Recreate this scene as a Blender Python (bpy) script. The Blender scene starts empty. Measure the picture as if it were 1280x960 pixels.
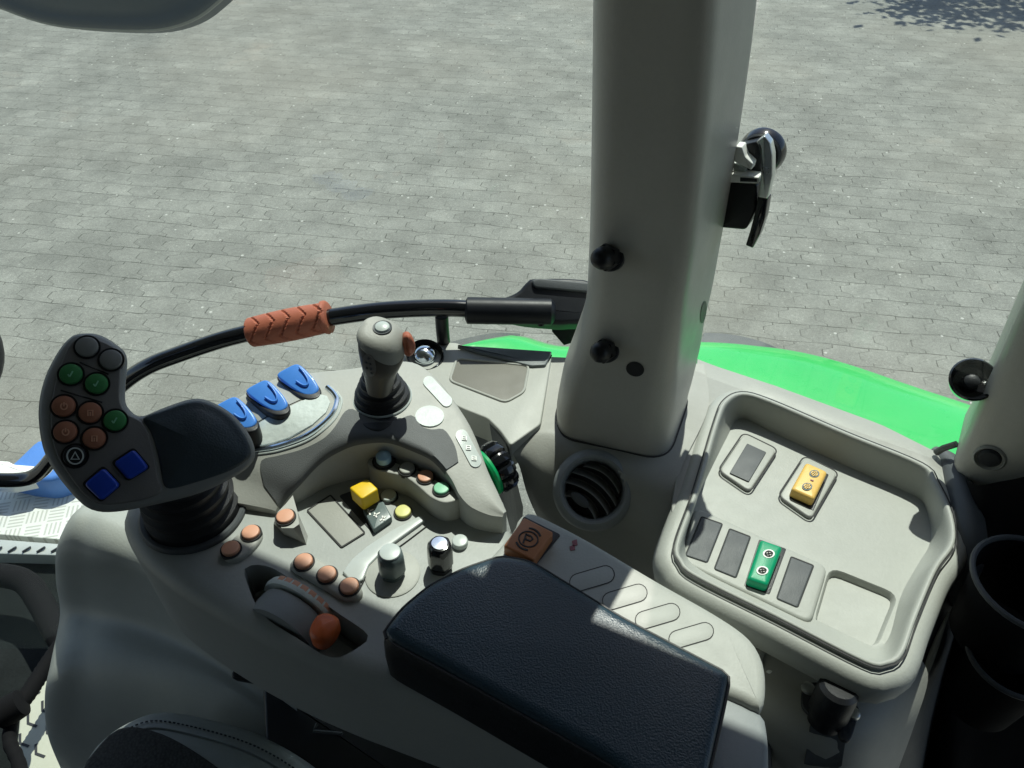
import bpy, bmesh, math, random
from mathutils import Vector, Matrix
from mathutils.bvhtree import BVHTree
random.seed(7)
R = math.radians
scene = bpy.context.scene
COL = scene.collection
W, H, F = 1280.0, 960.0, 960.0
PITCH = R(42.0)
ZC = 2.75
CAM = Vector((0, 0, ZC))
cp, sp = math.cos(PITCH), math.sin(PITCH)

# ------------------------------------------------------------------ measuring helpers
def ray(u, v):
    a = (u - 640) / F; b = (480 - v) / F
    return Vector((a, cp + sp * b, -sp + cp * b))
def P(u, v, h):                       # point at height h below eye level
    d = ray(u, v); return CAM + d * (h / -d.z)
def PY(u, v, y):                      # point on the vertical plane y
    d = ray(u, v); return CAM + d * (y / d.y)
class Plane:
    def __init__(s, p, n): s.p = Vector(p); s.n = Vector(n).normalized()
    def hit(s, u, v, off=0.0):
        d = ray(u, v); t = (s.p + s.n * off - CAM).dot(s.n) / d.dot(s.n); return CAM + d * t
def HP(h): return Plane((0, 0, ZC - h), (0, 0, 1))
def lerp(a, b, t): return a + (b - a) * t

def catmull(pts, n, closed=False):
    pts = [Vector(p) for p in pts]; m = len(pts); out = []
    segs = m if closed else m - 1
    for i in range(segs):
        if closed: p0, p1, p2, p3 = pts[(i-1) % m], pts[i], pts[(i+1) % m], pts[(i+2) % m]
        else:
            p1, p2 = pts[i], pts[i+1]
            p0 = pts[i-1] if i > 0 else p1 * 2 - p2
            p3 = pts[i+2] if i + 2 < m else p2 * 2 - p1
        for k in range(n):
            t = k / n
            out.append(0.5 * ((2*p1) + (p2-p0)*t + (2*p0-5*p1+4*p2-p3)*t*t + (3*p1-p0-3*p2+p3)*t**3))
    if not closed: out.append(pts[-1])
    return out
def resample(pts, n, closed=True):
    pts = [Vector(p) for p in pts]
    q = pts + [pts[0]] if closed else pts
    L = [0.0]
    for i in range(len(q)-1): L.append(L[-1] + (q[i+1]-q[i]).length)
    out = []; j = 0
    for k in range(n):
        s = L[-1] * k / (n if closed else n - 1)
        while j < len(L) - 2 and L[j+1] < s: j += 1
        d = L[j+1] - L[j]
        out.append(q[j].lerp(q[j+1], (s - L[j]) / d if d > 1e-9 else 0))
    return out
def fillet(pts, r, seg=4):
    pts = [Vector(p) for p in pts]; m = len(pts); out = []
    for i in range(m):
        p, a, b = pts[i], pts[i-1], pts[(i+1) % m]
        da = a - p; db = b - p
        rr = min(r, da.length * .45, db.length * .45)
        A = p + da.normalized() * rr; B = p + db.normalized() * rr
        for k in range(seg + 1):
            t = k / seg
            out.append((1-t)**2 * A + 2*t*(1-t) * p + t*t * B)
    return out
def centroid(L):
    c = Vector((0, 0, 0))
    for p in L: c += p
    return c / len(L)
def inset(L, d, n):
    n = Vector(n); m = len(L); out = []
    area = Vector((0, 0, 0))
    for i in range(m): area += L[i].cross(L[(i+1) % m])
    s = 1 if area.dot(n) > 0 else -1
    for i in range(m):
        e1 = L[i] - L[i-1]; e2 = L[(i+1) % m] - L[i]
        if e1.length < 1e-9: e1 = e2
        if e2.length < 1e-9: e2 = e1
        m1 = n.cross(e1).normalized() * s; m2 = n.cross(e2).normalized() * s
        b = m1 + m2
        if b.length < 1e-6: out.append(L[i].copy()); continue
        b.normalize(); k = max(.5, b.dot(m1))
        out.append(L[i] + b * (d / k))
    return out

# ------------------------------------------------------------------ objects
WORLD = {}
def tag(o, label=None, cat=None, group=None, kind=None):
    if label: o['label'] = label
    if cat: o['category'] = cat
    if group: o['group'] = group
    if kind: o['kind'] = kind
    return o
def thing(name, loc, label, cat, group=None):
    o = bpy.data.objects.new(name, None); COL.objects.link(o); o.empty_display_size = .02
    o.location = loc; WORLD[o.name] = Vector(loc)
    return tag(o, label, cat, group)
class MB:
    """collects faces in world space, then becomes ONE mesh object"""
    def __init__(s): s.bm = bmesh.new()
    def loops(s, loops, cap0=False, cap1=False, closed=True):
        V = [[s.bm.verts.new(p) for p in L] for L in loops]
        n = len(V[0])
        for a, b in zip(V, V[1:]):
            for i in range(n if closed else n - 1):
                j = (i + 1) % n
                try: s.bm.faces.new((a[i], a[j], b[j], b[i]))
                except ValueError: pass
        if cap0: s.bm.faces.new(V[0][::-1])
        if cap1: s.bm.faces.new(V[-1])
        return s
    def slab(s, L, n, depth, bev=.002, seg=3, dome=0.0, drings=5, botbev=0.0):
        n = Vector(n).normalized(); L = [Vector(p) for p in L]
        lo = []
        if botbev > 0:
            for k in range(seg + 1):
                a = math.pi/2 * k / seg
                lo.append([p - n * (depth - botbev * (1 - math.sin(a))) for p in inset(L, botbev * (1 - math.sin(a)), n)])
        else: lo.append([p - n * depth for p in L])
        if bev > 0:
            for k in range(seg + 1):
                a = math.pi/2 * k / seg
                lo.append([p - n * bev * (1 - math.sin(a)) for p in inset(L, bev * (1 - math.cos(a)), n)])
        else: lo.append(L)
        if dome:
            top = lo[-1]; c = centroid(top)
            for k in range(1, drings + 1):
                f = k / (drings + .6)
                lo.append([c + (p - c) * (1 - f) + n * dome * (1 - (1 - f)**2) for p in top])
        return s.loops(lo, cap0=True, cap1=True)
    def tube(s, path, r, seg=12, caps=True, flat=None):
        path = [Vector(p) for p in path]; lo = []
        up = None
        for i, p in enumerate(path):
            t = (path[min(i+1, len(path)-1)] - path[max(i-1, 0)]).normalized()
            if up is None:
                up = Vector((0, 0, 1)) if abs(t.z) < .9 else Vector((1, 0, 0))
            x = t.cross(up).normalized(); up = x.cross(t).normalized()
            rr = r(i / (len(path)-1)) if callable(r) else r
            lo.append([p + x * rr * math.cos(2*math.pi*k/seg) + up * rr * math.sin(2*math.pi*k/seg) for k in range(seg)])
        return s.loops(lo, cap0=caps, cap1=caps)
    def lathe(s, prof, org, axis, seg=32, rib=None, caps=True):
        axis = Vector(axis).normalized(); org = Vector(org)
        x = axis.orthogonal().normalized(); y = axis.cross(x)
        lo = []
        for r, z in prof:
            L = []
            for k in range(seg):
                a = 2*math.pi*k/seg; rr = r * (rib(k, r) if rib else 1)
                L.append(org + axis * z + (x * math.cos(a) + y * math.sin(a)) * max(rr, 1e-5))
            lo.append(L)
        return s.loops(lo, cap0=caps, cap1=caps)
    def ribbon(s, path, w, n, closed=False, thick=.0004):
        path = [Vector(p) for p in path]; n = Vector(n).normalized(); m = len(path); A = []; B = []
        for i, p in enumerate(path):
            if closed: t = path[(i+1) % m] - path[i-1]
            else: t = path[min(i+1, m-1)] - path[max(i-1, 0)]
            q = n.cross(t).normalized() * w * .5
            A.append(p - q); B.append(p + q)
        if closed: A.append(A[0]); B.append(B[0])
        up = n * thick
        lo = [[a, a + up, b + up, b] for a, b in zip(A, B)]
        return s.loops(lo, cap0=not closed, cap1=not closed)
    def build(s, name, mat, parent=None, sharp=38, smooth=True, label=None, kind=None, origin=None):
        bm = s.bm
        bmesh.ops.remove_doubles(bm, verts=bm.verts, dist=1e-6)
        bmesh.ops.recalc_face_normals(bm, faces=bm.faces)
        for f in bm.faces: f.smooth = smooth
        for e in bm.edges:
            if len(e.link_faces) == 2 and e.calc_face_angle(0) > R(sharp): e.smooth = False
        mn = Vector((min(v.co[i] for v in bm.verts) for i in range(3)))
        mx = Vector((max(v.co[i] for v in bm.verts) for i in range(3)))
        org = Vector(((mn.x+mx.x)/2, (mn.y+mx.y)/2, mn.z)) if origin is None else Vector(origin)
        for v in bm.verts: v.co -= org
        me = bpy.data.meshes.new(name); bm.to_mesh(me); bm.free()
        o = bpy.data.objects.new(name, me); COL.objects.link(o)
        me.materials.append(mat)
        if parent is not None:
            o.parent = parent; o.location = org - WORLD[parent.name]
        else: o.location = org
        WORLD[o.name] = org
        if label: o['label'] = label
        if kind: o['kind'] = kind
        return o
def bvh_of(*objs):
    V = []; Fc = []
    for o in objs:
        b = len(V); w = WORLD[o.name]
        V += [v.co + w for v in o.data.vertices]
        Fc += [[i + b for i in p.vertices] for p in o.data.polygons]
    return BVHTree.FromPolygons(V, Fc)
class Surf:
    """a built surface that pieces can be laid on"""
    def __init__(s, *objs): s.t = bvh_of(*objs)
    def at(s, u, v, off=0.0, fallback=None):
        p, n, i, d = s.t.ray_cast(CAM, ray(u, v).normalized())
        if p is None: return fallback
        if n.dot(ray(u, v)) > 0: n = -n
        return p + n * off
    def nrm(s, u, v):
        p, n, i, d = s.t.ray_cast(CAM, ray(u, v).normalized())
        return -n if n.dot(ray(u, v)) > 0 else n
def sheet_on(surf, poly, off, mat, name, parent, cut=7, drop=.002, kind=None, label=None, flat_h=None):
    """a thin piece with outline poly lying on a curved surface"""
    bm = bmesh.new()
    f = bm.faces.new([bm.verts.new((p[0], p[1], 0)) for p in poly])
    f.normal_update(); bmesh.ops.triangulate(bm, faces=[f])
    for _ in range(4):
        es = [e for e in bm.edges if e.calc_length() > cut]
        if not es: break
        bmesh.ops.subdivide_edges(bm, edges=es, cuts=1)
        bm.normal_update(); bmesh.ops.triangulate(bm, faces=[f for f in bm.faces if len(f.verts) > 3])
    last = None; bad = []
    for v in bm.verts:
        q = surf.at(v.co.x, v.co.y, off)
        if q is None: bad.append(v)
        else: v.co = q
    if bad: bmesh.ops.delete(bm, geom=bad, context='VERTS')
    bnd = [e for e in bm.edges if len(e.link_faces) == 1]
    r = bmesh.ops.extrude_edge_only(bm, edges=bnd)
    for g in r['geom']:
        if isinstance(g, bmesh.types.BMVert): g.co.z -= drop
    m = MB(); m.bm.free(); m.bm = bm
    return m.build(name, mat, parent, kind=kind, label=label)
def grid(ctrl, res=6):
    rows = [[P(*c) if len(c) == 3 else Vector(c) for c in r] for r in ctrl]
    rows = [catmull(r, res) for r in rows]
    cols = [catmull([r[i] for r in rows], res) for i in range(len(rows[0]))]
    return [[c[j] for c in cols] for j in range(len(cols[0]))]
def boolean_cut(o, cutter):
    md = o.modifiers.new('cut', 'BOOLEAN'); md.operation = 'DIFFERENCE'; md.object = cutter; md.solver = 'EXACT'
    bpy.context.view_layer.update()
    dg = bpy.context.evaluated_depsgraph_get()
    me = bpy.data.meshes.new_from_object(o.evaluated_get(dg))
    o.modifiers.clear(); o.data = me
    bm = bmesh.new(); bm.from_mesh(me)
    for f in bm.faces: f.smooth = True
    for e in bm.edges:
        e.smooth = not (len(e.link_faces) == 2 and e.calc_face_angle(0) > R(38))
    bm.to_mesh(me); bm.free()
    bpy.data.objects.remove(cutter, do_unlink=True)

# ------------------------------------------------------------------ materials
def new_mat(name):
    m = bpy.data.materials.new(name); m.use_nodes = True
    nt = m.node_tree; return m, nt, nt.nodes['Principled BSDF']
def plastic(name, col, rough=.5, bump=.25, scale=900, var=.06, spec=.4, coat=0.0, metal=0.0, dirt=0.0):
    m, nt, b = new_mat(name); N = nt.nodes; Lk = nt.links
    tc = N.new('ShaderNodeTexCoord')
    n1 = N.new('ShaderNodeTexNoise'); n1.inputs['Scale'].default_value = 14; n1.inputs['Detail'].default_value = 5
    Lk.new(tc.outputs['Object'], n1.inputs['Vector'])
    mr = N.new('ShaderNodeMapRange'); mr.inputs['To Min'].default_value = 1 - var; mr.inputs['To Max'].default_value = 1 + var
    Lk.new(n1.outputs['Fac'], mr.inputs['Value'])
    vm = N.new('ShaderNodeVectorMath'); vm.operation = 'SCALE'; vm.inputs[0].default_value = col
    n4 = N.new('ShaderNodeTexNoise'); n4.inputs['Scale'].default_value = 230; n4.inputs['Detail'].default_value = 4; n4.inputs['Roughness'].default_value = .75
    Lk.new(tc.outputs['Object'], n4.inputs['Vector'])
    mr4 = N.new('ShaderNodeMapRange'); mr4.inputs['From Min'].default_value = .3; mr4.inputs['From Max'].default_value = .7
    mr4.inputs['To Min'].default_value = 1 - var*.45; mr4.inputs['To Max'].default_value = 1 + var*.45; Lk.new(n4.outputs['Fac'], mr4.inputs['Value'])
    mm = N.new('ShaderNodeMath'); mm.operation = 'MULTIPLY'; Lk.new(mr.outputs['Result'], mm.inputs[0]); Lk.new(mr4.outputs['Result'], mm.inputs[1])
    Lk.new(mm.outputs[0], vm.inputs['Scale']); Lk.new(vm.outputs['Vector'], b.inputs['Base Color'])
    n3 = N.new('ShaderNodeTexNoise'); n3.inputs['Scale'].default_value = 60; n3.inputs['Detail'].default_value = 6
    Lk.new(tc.outputs['Object'], n3.inputs['Vector'])
    mr2 = N.new('ShaderNodeMapRange'); mr2.inputs['To Min'].default_value = max(.03, rough - .1); mr2.inputs['To Max'].default_value = rough + .12
    Lk.new(n3.outputs['Fac'], mr2.inputs['Value']); Lk.new(mr2.outputs['Result'], b.inputs['Roughness'])
    b.inputs['Specular IOR Level'].default_value = spec; b.inputs['Coat Weight'].default_value = coat
    b.inputs['Metallic'].default_value = metal
    if bump:
        n2 = N.new('ShaderNodeTexNoise'); n2.inputs['Scale'].default_value = scale; n2.inputs['Detail'].default_value = 2
        Lk.new(tc.outputs['Object'], n2.inputs['Vector'])
        bp = N.new('ShaderNodeBump'); bp.inputs['Strength'].default_value = bump; bp.inputs['Distance'].default_value = .0006
        Lk.new(n2.outputs['Fac'], bp.inputs['Height']); Lk.new(bp.outputs['Normal'], b.inputs['Normal'])
    return m
M = {}
M['grey'] = plastic('grey_trim', (.325, .328, .298), .5, .22, 520)
M['light'] = plastic('light_trim', (.405, .415, .38), .5, .22, 520)
M['tray'] = plastic('tray_trim', (.38, .392, .36), .5, .22, 520)
M['pillar'] = plastic('pillar_trim', (.46, .445, .395), .38, .22, 520, spec=.5)
M['body'] = plastic('console_grey', (.40, .405, .372), .48, .22, 520)
M['shroud'] = plastic('shroud_grey', (.38, .40, .37), .45, .3, 520)
M['dark_insert'] = plastic('dark_insert', (.12, .127, .128), .6, .5, 1400)
M['dark'] = plastic('dark_plastic', (.035, .038, .042), .45, .3)
M['darkgrey'] = plastic('dark_grey', (.075, .083, .088), .5, .35, 1400)
M['gripgrey'] = plastic('grip_grey', (.10, .093, .082), .42, .2)
M['silver'] = plastic('silver_trim', (.50, .535, .52), .3, 0, coat=.2)
M['shade_hull'] = plastic('hull_shade_grey', (.335, .352, .335), .46, .22, 520)  # console grey made darker, shade of the near flank put into the colour
M['satin'] = plastic('satin_black', (.012, .014, .018), .42, .1, spec=.25)
M['flap'] = plastic('flap_grey', (.13, .15, .155), .45, .2)
M['field'] = plastic('recess_shade_grey', (.17, .165, .14), .55, .2)  # brown-grey that carries the shade of the panel recess
M['drum'] = plastic('drum_grey', (.24, .26, .265), .5, .2)
M['deep_black'] = plastic('matt_black', (.008, .008, .009), .85, .3, spec=.12)
M['pod'] = plastic('pod_grey', (.16, .155, .15), .5, .25)
M['podrim'] = plastic('pod_rim', (.24, .245, .235), .45, .2)
M['black'] = plastic('black_plastic', (.012, .013, .015), .4, .2)
M['gloss'] = plastic('gloss_black', (.008, .009, .011), .12, 0, coat=.5)
M['rubber'] = plastic('black_rubber', (.014, .015, .017), .5, .4)
M['navy'] = plastic('navy_leather', (.014, .036, .052), .34, .6, 800, var=.15, spec=.55)
M['padside'] = plastic('pad_side', (.006, .008, .010), .5, .6, 700)
M['navytop'] = plastic('navy_palm', (.040, .055, .066), .42, .4, 700)
M['line'] = plastic('dark_gap', (.03, .03, .03), .7, 0)
M['badge'] = plastic('badge', (.60, .66, .63), .45, .9, 160, var=.16)
M['chrome'] = plastic('chrome', (.75, .82, .88), .16, 0, metal=1.0)
M['steel'] = plastic('steel', (.7, .72, .7), .3, 0, metal=.9)
M['salmon'] = plastic('salmon_button', (.66, .34, .22), .4, .1)
M['salmon_dim'] = plastic('salmon_pod_button', (.36, .15, .09), .4, .1)
M['green_btn'] = plastic('green_button', (.05, .23, .075), .4, .1)
M['mint'] = plastic('mint_button', (.24, .56, .36), .4, .1)
M['cream'] = plastic('yellow_button', (.68, .66, .24), .4, .1)
M['white_btn'] = plastic('white_button', (.50, .55, .53), .35, .1)
M['ice'] = plastic('ice_blue_dome', (.35, .55, .68), .2, 0, coat=.4)
M['blue'] = plastic('blue_paddle', (.07, .25, .72), .3, .1, coat=.25)
M['deepblue'] = plastic('deep_blue', (.010, .055, .46), .3, .1, coat=.2)
M['yellow'] = plastic('yellow_cap', (.80, .52, .008), .4, .1)
M['rocker_yellow'] = plastic('rocker_yellow', (.78, .50, .13), .4, .1)
M['rocker_green'] = plastic('rocker_green', (.0, .30, .14), .4, .1)
M['orange'] = plastic('orange_lever', (.55, .11, .025), .42, .1)
M['pbutton'] = plastic('brown_orange', (.42, .16, .06), .42, .1)
M['red'] = plastic('red_grip', (.42, .13, .075), .5, .4, 500)
M['ivory'] = plastic('ivory_marks', (.85, .86, .82), .5, 0)
M['teal'] = plastic('knob_grey', (.13, .17, .17), .3, .05)
M['fender'] = plastic('green_paint', (.030, .50, .10), .30, .05, 300, coat=.6, var=.08)
M['scroll_green'] = plastic('scroll_green', (.0, .33, .10), .35, 0)
M['mark'] = plastic('dark_mark', (.012, .012, .012), .6, 0)
M['warn'] = plastic('warning_red', (.28, .09, .11), .5, 0)
M['seat'] = plastic('seat_leather', (.31, .34, .335), .45, .5, 600)
M['stitch'] = plastic('stitch', (.02, .025, .03), .7, 0)
M['mat'] = plastic('carpet', (.012, .015, .015), .95, 1.0, 1500, var=.5, spec=.1)
M['cream_plate'] = plastic('cream_plate', (.55, .56, .46), .5, .2)
M['alu'] = plastic('alu_sill', (.55, .58, .54), .35, .1, metal=.35)
M['mirror'] = plastic('mirror_housing', (.085, .10, .115), .4, .15)
M['roof'] = plastic('headliner', (.16, .16, .15), .8, .2)
M['bark'] = plastic('bark', (.07, .05, .035), .9, .8, 60)
M['leaf'] = plastic('leaf', (.04, .09, .025), .6, 0)
M['bluecap'] = plastic('blue_cap', (.09, .24, .62), .4, .1)

def fabric_mat():
    m, nt, b = new_mat('seat_mesh'); N = nt.nodes; Lk = nt.links
    tc = N.new('ShaderNodeTexCoord'); ck = N.new('ShaderNodeTexVoronoi'); ck.inputs['Scale'].default_value = 420
    Lk.new(tc.outputs['Object'], ck.inputs['Vector'])
    cr = N.new('ShaderNodeValToRGB'); cr.color_ramp.elements[0].color = (.07, .073, .072, 1); cr.color_ramp.elements[1].color = (.03, .032, .032, 1)
    Lk.new(ck.outputs['Distance'], cr.inputs['Fac']); Lk.new(cr.outputs['Color'], b.inputs['Base Color'])
    b.inputs['Roughness'].default_value = .9
    bp = N.new('ShaderNodeBump'); bp.inputs['Strength'].default_value = .7; bp.inputs['Distance'].default_value = .001
    Lk.new(ck.outputs['Distance'], bp.inputs['Height']); Lk.new(bp.outputs['Normal'], b.inputs['Normal'])
    return m
M['fabric'] = fabric_mat()

def tread_mat():
    """aluminium five-bar tread plate"""
    m, nt, b = new_mat('tread_plate'); N = nt.nodes; Lk = nt.links
    geo = N.new('ShaderNodeNewGeometry'); mp = N.new('ShaderNodeMapping'); mp.inputs['Rotation'].default_value = (0, 0, R(-12))
    mp.inputs['Scale'].default_value = (26, 26, 26)
    Lk.new(geo.outputs['Position'], mp.inputs['Vector'])
    ck = N.new('ShaderNodeTexChecker'); ck.inputs['Scale'].default_value = 1
    Lk.new(mp.outputs['Vector'], ck.inputs['Vector'])
    sx = N.new('ShaderNodeSeparateXYZ'); Lk.new(mp.outputs['Vector'], sx.inputs['Vector'])
    def bars(a, c):
        def mth(op, x, y=None):
            n = N.new('ShaderNodeMath'); n.operation = op
            for i, z in enumerate((x, y)):
                if z is None: continue
                if isinstance(z, (int, float)): n.inputs[i].default_value = z
                else: Lk.new(z, n.inputs[i])
            return n.outputs[0]
        s = mth('SINE', mth('MULTIPLY', a, 2*math.pi*4.5))
        w = mth('GREATER_THAN', s, .35)
        fr = mth('ABSOLUTE', mth('SUBTRACT', mth('FRACT', c), .5))
        return mth('MULTIPLY', w, mth('LESS_THAN', fr, .38))
    mx = N.new('ShaderNodeMix'); mx.data_type = 'FLOAT'
    Lk.new(ck.outputs['Fac'], mx.inputs['Factor'])
    Lk.new(bars(sx.outputs['X'], sx.outputs['Y']), mx.inputs['A']); Lk.new(bars(sx.outputs['Y'], sx.outputs['X']), mx.inputs['B'])
    cr = N.new('ShaderNodeValToRGB'); cr.color_ramp.elements[0].color = (.74, .76, .70, 1); cr.color_ramp.elements[1].color = (.52, .53, .48, 1)
    Lk.new(mx.outputs['Result'], cr.inputs['Fac']); Lk.new(cr.outputs['Color'], b.inputs['Base Color'])
    b.inputs['Roughness'].default_value = .45; b.inputs['Metallic'].default_value = .1
    bp = N.new('ShaderNodeBump'); bp.inputs['Strength'].default_value = 1; bp.inputs['Distance'].default_value = .003
    Lk.new(mx.outputs['Result'], bp.inputs['Height']); Lk.new(bp.outputs['Normal'], b.inputs['Normal'])
    return m
M['tread'] = tread_mat()

def paving_mat():
    m, nt, b = new_mat('interlocking_paving'); N = nt.nodes; Lk = nt.links
    def mth(op, x, y=None, z=None):
        n = N.new('ShaderNodeMath'); n.operation = op
        for i, q in enumerate((x, y, z)):
            if q is None: continue
            if isinstance(q, (int, float)): n.inputs[i].default_value = q
            else: Lk.new(q, n.inputs[i])
        return n.outputs[0]
    geo = N.new('ShaderNodeNewGeometry'); mp = N.new('ShaderNodeMapping')
    mp.inputs['Rotation'].default_value = (0, 0, R(9))
    Lk.new(geo.outputs['Position'], mp.inputs['Vector'])
    wob = N.new('ShaderNodeTexNoise'); wob.inputs['Scale'].default_value = 2.2; wob.inputs['Detail'].default_value = 3
    Lk.new(mp.outputs['Vector'], wob.inputs['Vector'])
    sx = N.new('ShaderNodeSeparateXYZ'); Lk.new(mp.outputs['Vector'], sx.inputs['Vector'])
    rowh, bw = .165, .205
    # flanks of the double-T stones: the upright joints run in a zig-zag
    zig = mth('SUBTRACT', mth('PINGPONG', sx.outputs['Y'], rowh/2), rowh/4)
    zig = mth('MAXIMUM', mth('MINIMUM', mth('MULTIPLY', zig, 2.4), .030), -.030)
    u = mth('ADD', sx.outputs['X'], zig)
    u = mth('ADD', u, mth('MULTIPLY', mth('SUBTRACT', wob.outputs['Fac'], .5), .05))
    v = mth('ADD', sx.outputs['Y'], mth('MULTIPLY', mth('SUBTRACT', wob.outputs['Fac'], .5), .09))
    cx = N.new('ShaderNodeCombineXYZ'); Lk.new(u, cx.inputs['X']); Lk.new(v, cx.inputs['Y'])
    def brick(ms):
        bk = N.new('ShaderNodeTexBrick'); bk.offset = .5; bk.squash = 1
        bk.inputs['Scale'].default_value = 1; bk.inputs['Brick Width'].default_value = bw; bk.inputs['Row Height'].default_value = rowh
        bk.inputs['Mortar Size'].default_value = ms; bk.inputs['Mortar Smooth'].default_value = .3; bk.inputs['Bias'].default_value = 0
        bk.inputs['Color1'].default_value = (.205, .208, .180, 1); bk.inputs['Color2'].default_value = (.26, .263, .228, 1); bk.inputs['Mortar'].default_value = (.085, .086, .072, 1)
        Lk.new(cx.outputs['Vector'], bk.inputs['Vector']); return bk
    bk = brick(.0035)
    nf = N.new('ShaderNodeTexNoise'); nf.inputs['Scale'].default_value = 55; nf.inputs['Detail'].default_value = 6; nf.inputs['Roughness'].default_value = .7
    nm = N.new('ShaderNodeTexNoise'); nm.inputs['Scale'].default_value = 1.1; nm.inputs['Detail'].default_value = 6; nm.inputs['Roughness'].default_value = .6
    nl = N.new('ShaderNodeTexNoise'); nl.inputs['Scale'].default_value = 7; nl.inputs['Detail'].default_value = 5
    for n in (nf, nm, nl): Lk.new(mp.outputs['Vector'], n.inputs['Vector'])
    def mixc(fac, a, bcol, mode='MIX'):
        x = N.new('ShaderNodeMix'); x.data_type = 'RGBA'; x.blend_type = mode
        for nme, q in (('Factor', fac), ('A', a), ('B', bcol)):
            sock = [i for i in x.inputs if i.name == nme and (i.type == 'RGBA' if nme != 'Factor' else i.type == 'VALUE')][0]
            if isinstance(q, (int, float)): sock.default_value = q
            elif isinstance(q, tuple): sock.default_value = q
            else: Lk.new(q, sock)
        return [o for o in x.outputs if o.type == 'RGBA'][0]
    def ramp(val, p0, p1, c0=0, c1=1):
        mr = N.new('ShaderNodeMapRange'); mr.inputs['From Min'].default_value = p0; mr.inputs['From Max'].default_value = p1
        mr.inputs['To Min'].default_value = c0; mr.inputs['To Max'].default_value = c1; Lk.new(val, mr.inputs['Value']); return mr.outputs['Result']
    # joints silted up in patches
    plain = mixc(ramp(nl.outputs['Fac'], .35, .7), (.215, .218, .190, 1), (.25, .253, .22, 1))
    c = mixc(ramp(nl.outputs['Fac'], .42, .60, .35, 1.0), plain, bk.outputs['Color'])
    f2 = N.new('ShaderNodeCombineXYZ')
    ng = N.new('ShaderNodeTexNoise'); ng.inputs['Scale'].default_value = 150; ng.inputs['Detail'].default_value = 3; ng.inputs['Roughness'].default_value = .8
    Lk.new(mp.outputs['Vector'], ng.inputs['Vector'])
    g = mth('MULTIPLY', ramp(nf.outputs['Fac'], .3, .7, .80, 1.20), ramp(ng.outputs['Fac'], .3, .7, .66, 1.36))
    n6 = N.new('ShaderNodeTexNoise'); n6.inputs['Scale'].default_value = 3.4; n6.inputs['Detail'].default_value = 7; n6.inputs['Roughness'].default_value = .72
    Lk.new(mp.outputs['Vector'], n6.inputs['Vector'])
    g2 = mth('MULTIPLY', mth('MULTIPLY', g, ramp(nm.outputs['Fac'], .3, .7, .82, 1.16)), ramp(n6.outputs['Fac'], .32, .68, .80, 1.20))
    for k in 'XYZ': Lk.new(g2, f2.inputs[k])
    c = mixc(1.0, c, f2.outputs['Vector'], 'MULTIPLY')
    # rusty and pale stains, light grit
    c = mixc(ramp(nm.outputs['Fac'], .62, .75, 0, .35), c, (.30, .24, .18, 1))
    vo = N.new('ShaderNodeTexVoronoi'); vo.inputs['Scale'].default_value = 9; vo.inputs['Randomness'].default_value = 1
    Lk.new(mp.outputs['Vector'], vo.inputs['Vector'])
    vo2 = N.new('ShaderNodeTexVoronoi'); vo2.inputs['Scale'].default_value = 26
    Lk.new(mp.outputs['Vector'], vo2.inputs['Vector'])
    spk2 = mth('MULTIPLY', mth('LESS_THAN', vo2.outputs['Distance'], .16), mth('GREATER_THAN', wob.outputs['Fac'], .52))
    c = mixc(mth('MULTIPLY', spk2, .32), c, (.5, .5, .43, 1))
    nd = N.new('ShaderNodeTexNoise'); nd.inputs['Scale'].default_value = .35; nd.inputs['Detail'].default_value = 4
    Lk.new(mp.outputs['Vector'], nd.inputs['Vector'])
    c = mixc(ramp(nd.outputs['Fac'], .45, .65, 0, .35), c, (.27, .25, .20, 1))
    spk = mth('MULTIPLY', mth('LESS_THAN', vo.outputs['Distance'], .085), mth('GREATER_THAN', nl.outputs['Fac'], .50))
    c = mixc(mth('MULTIPLY', spk, .6), c, (.62, .62, .55, 1))
    Lk.new(c, b.inputs['Base Color']); b.inputs['Roughness'].default_value = .85; b.inputs['Specular IOR Level'].default_value = .25
    hh = mth('ADD', mth('MULTIPLY', bk.outputs['Fac'], -1.0), mth('MULTIPLY', nf.outputs['Fac'], .5))
    bp = N.new('ShaderNodeBump'); bp.inputs['Strength'].default_value = .55; bp.inputs['Distance'].default_value = .006
    Lk.new(hh, bp.inputs['Height']); Lk.new(bp.outputs['Normal'], b.inputs['Normal'])
    return m
M['paving'] = paving_mat()

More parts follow.
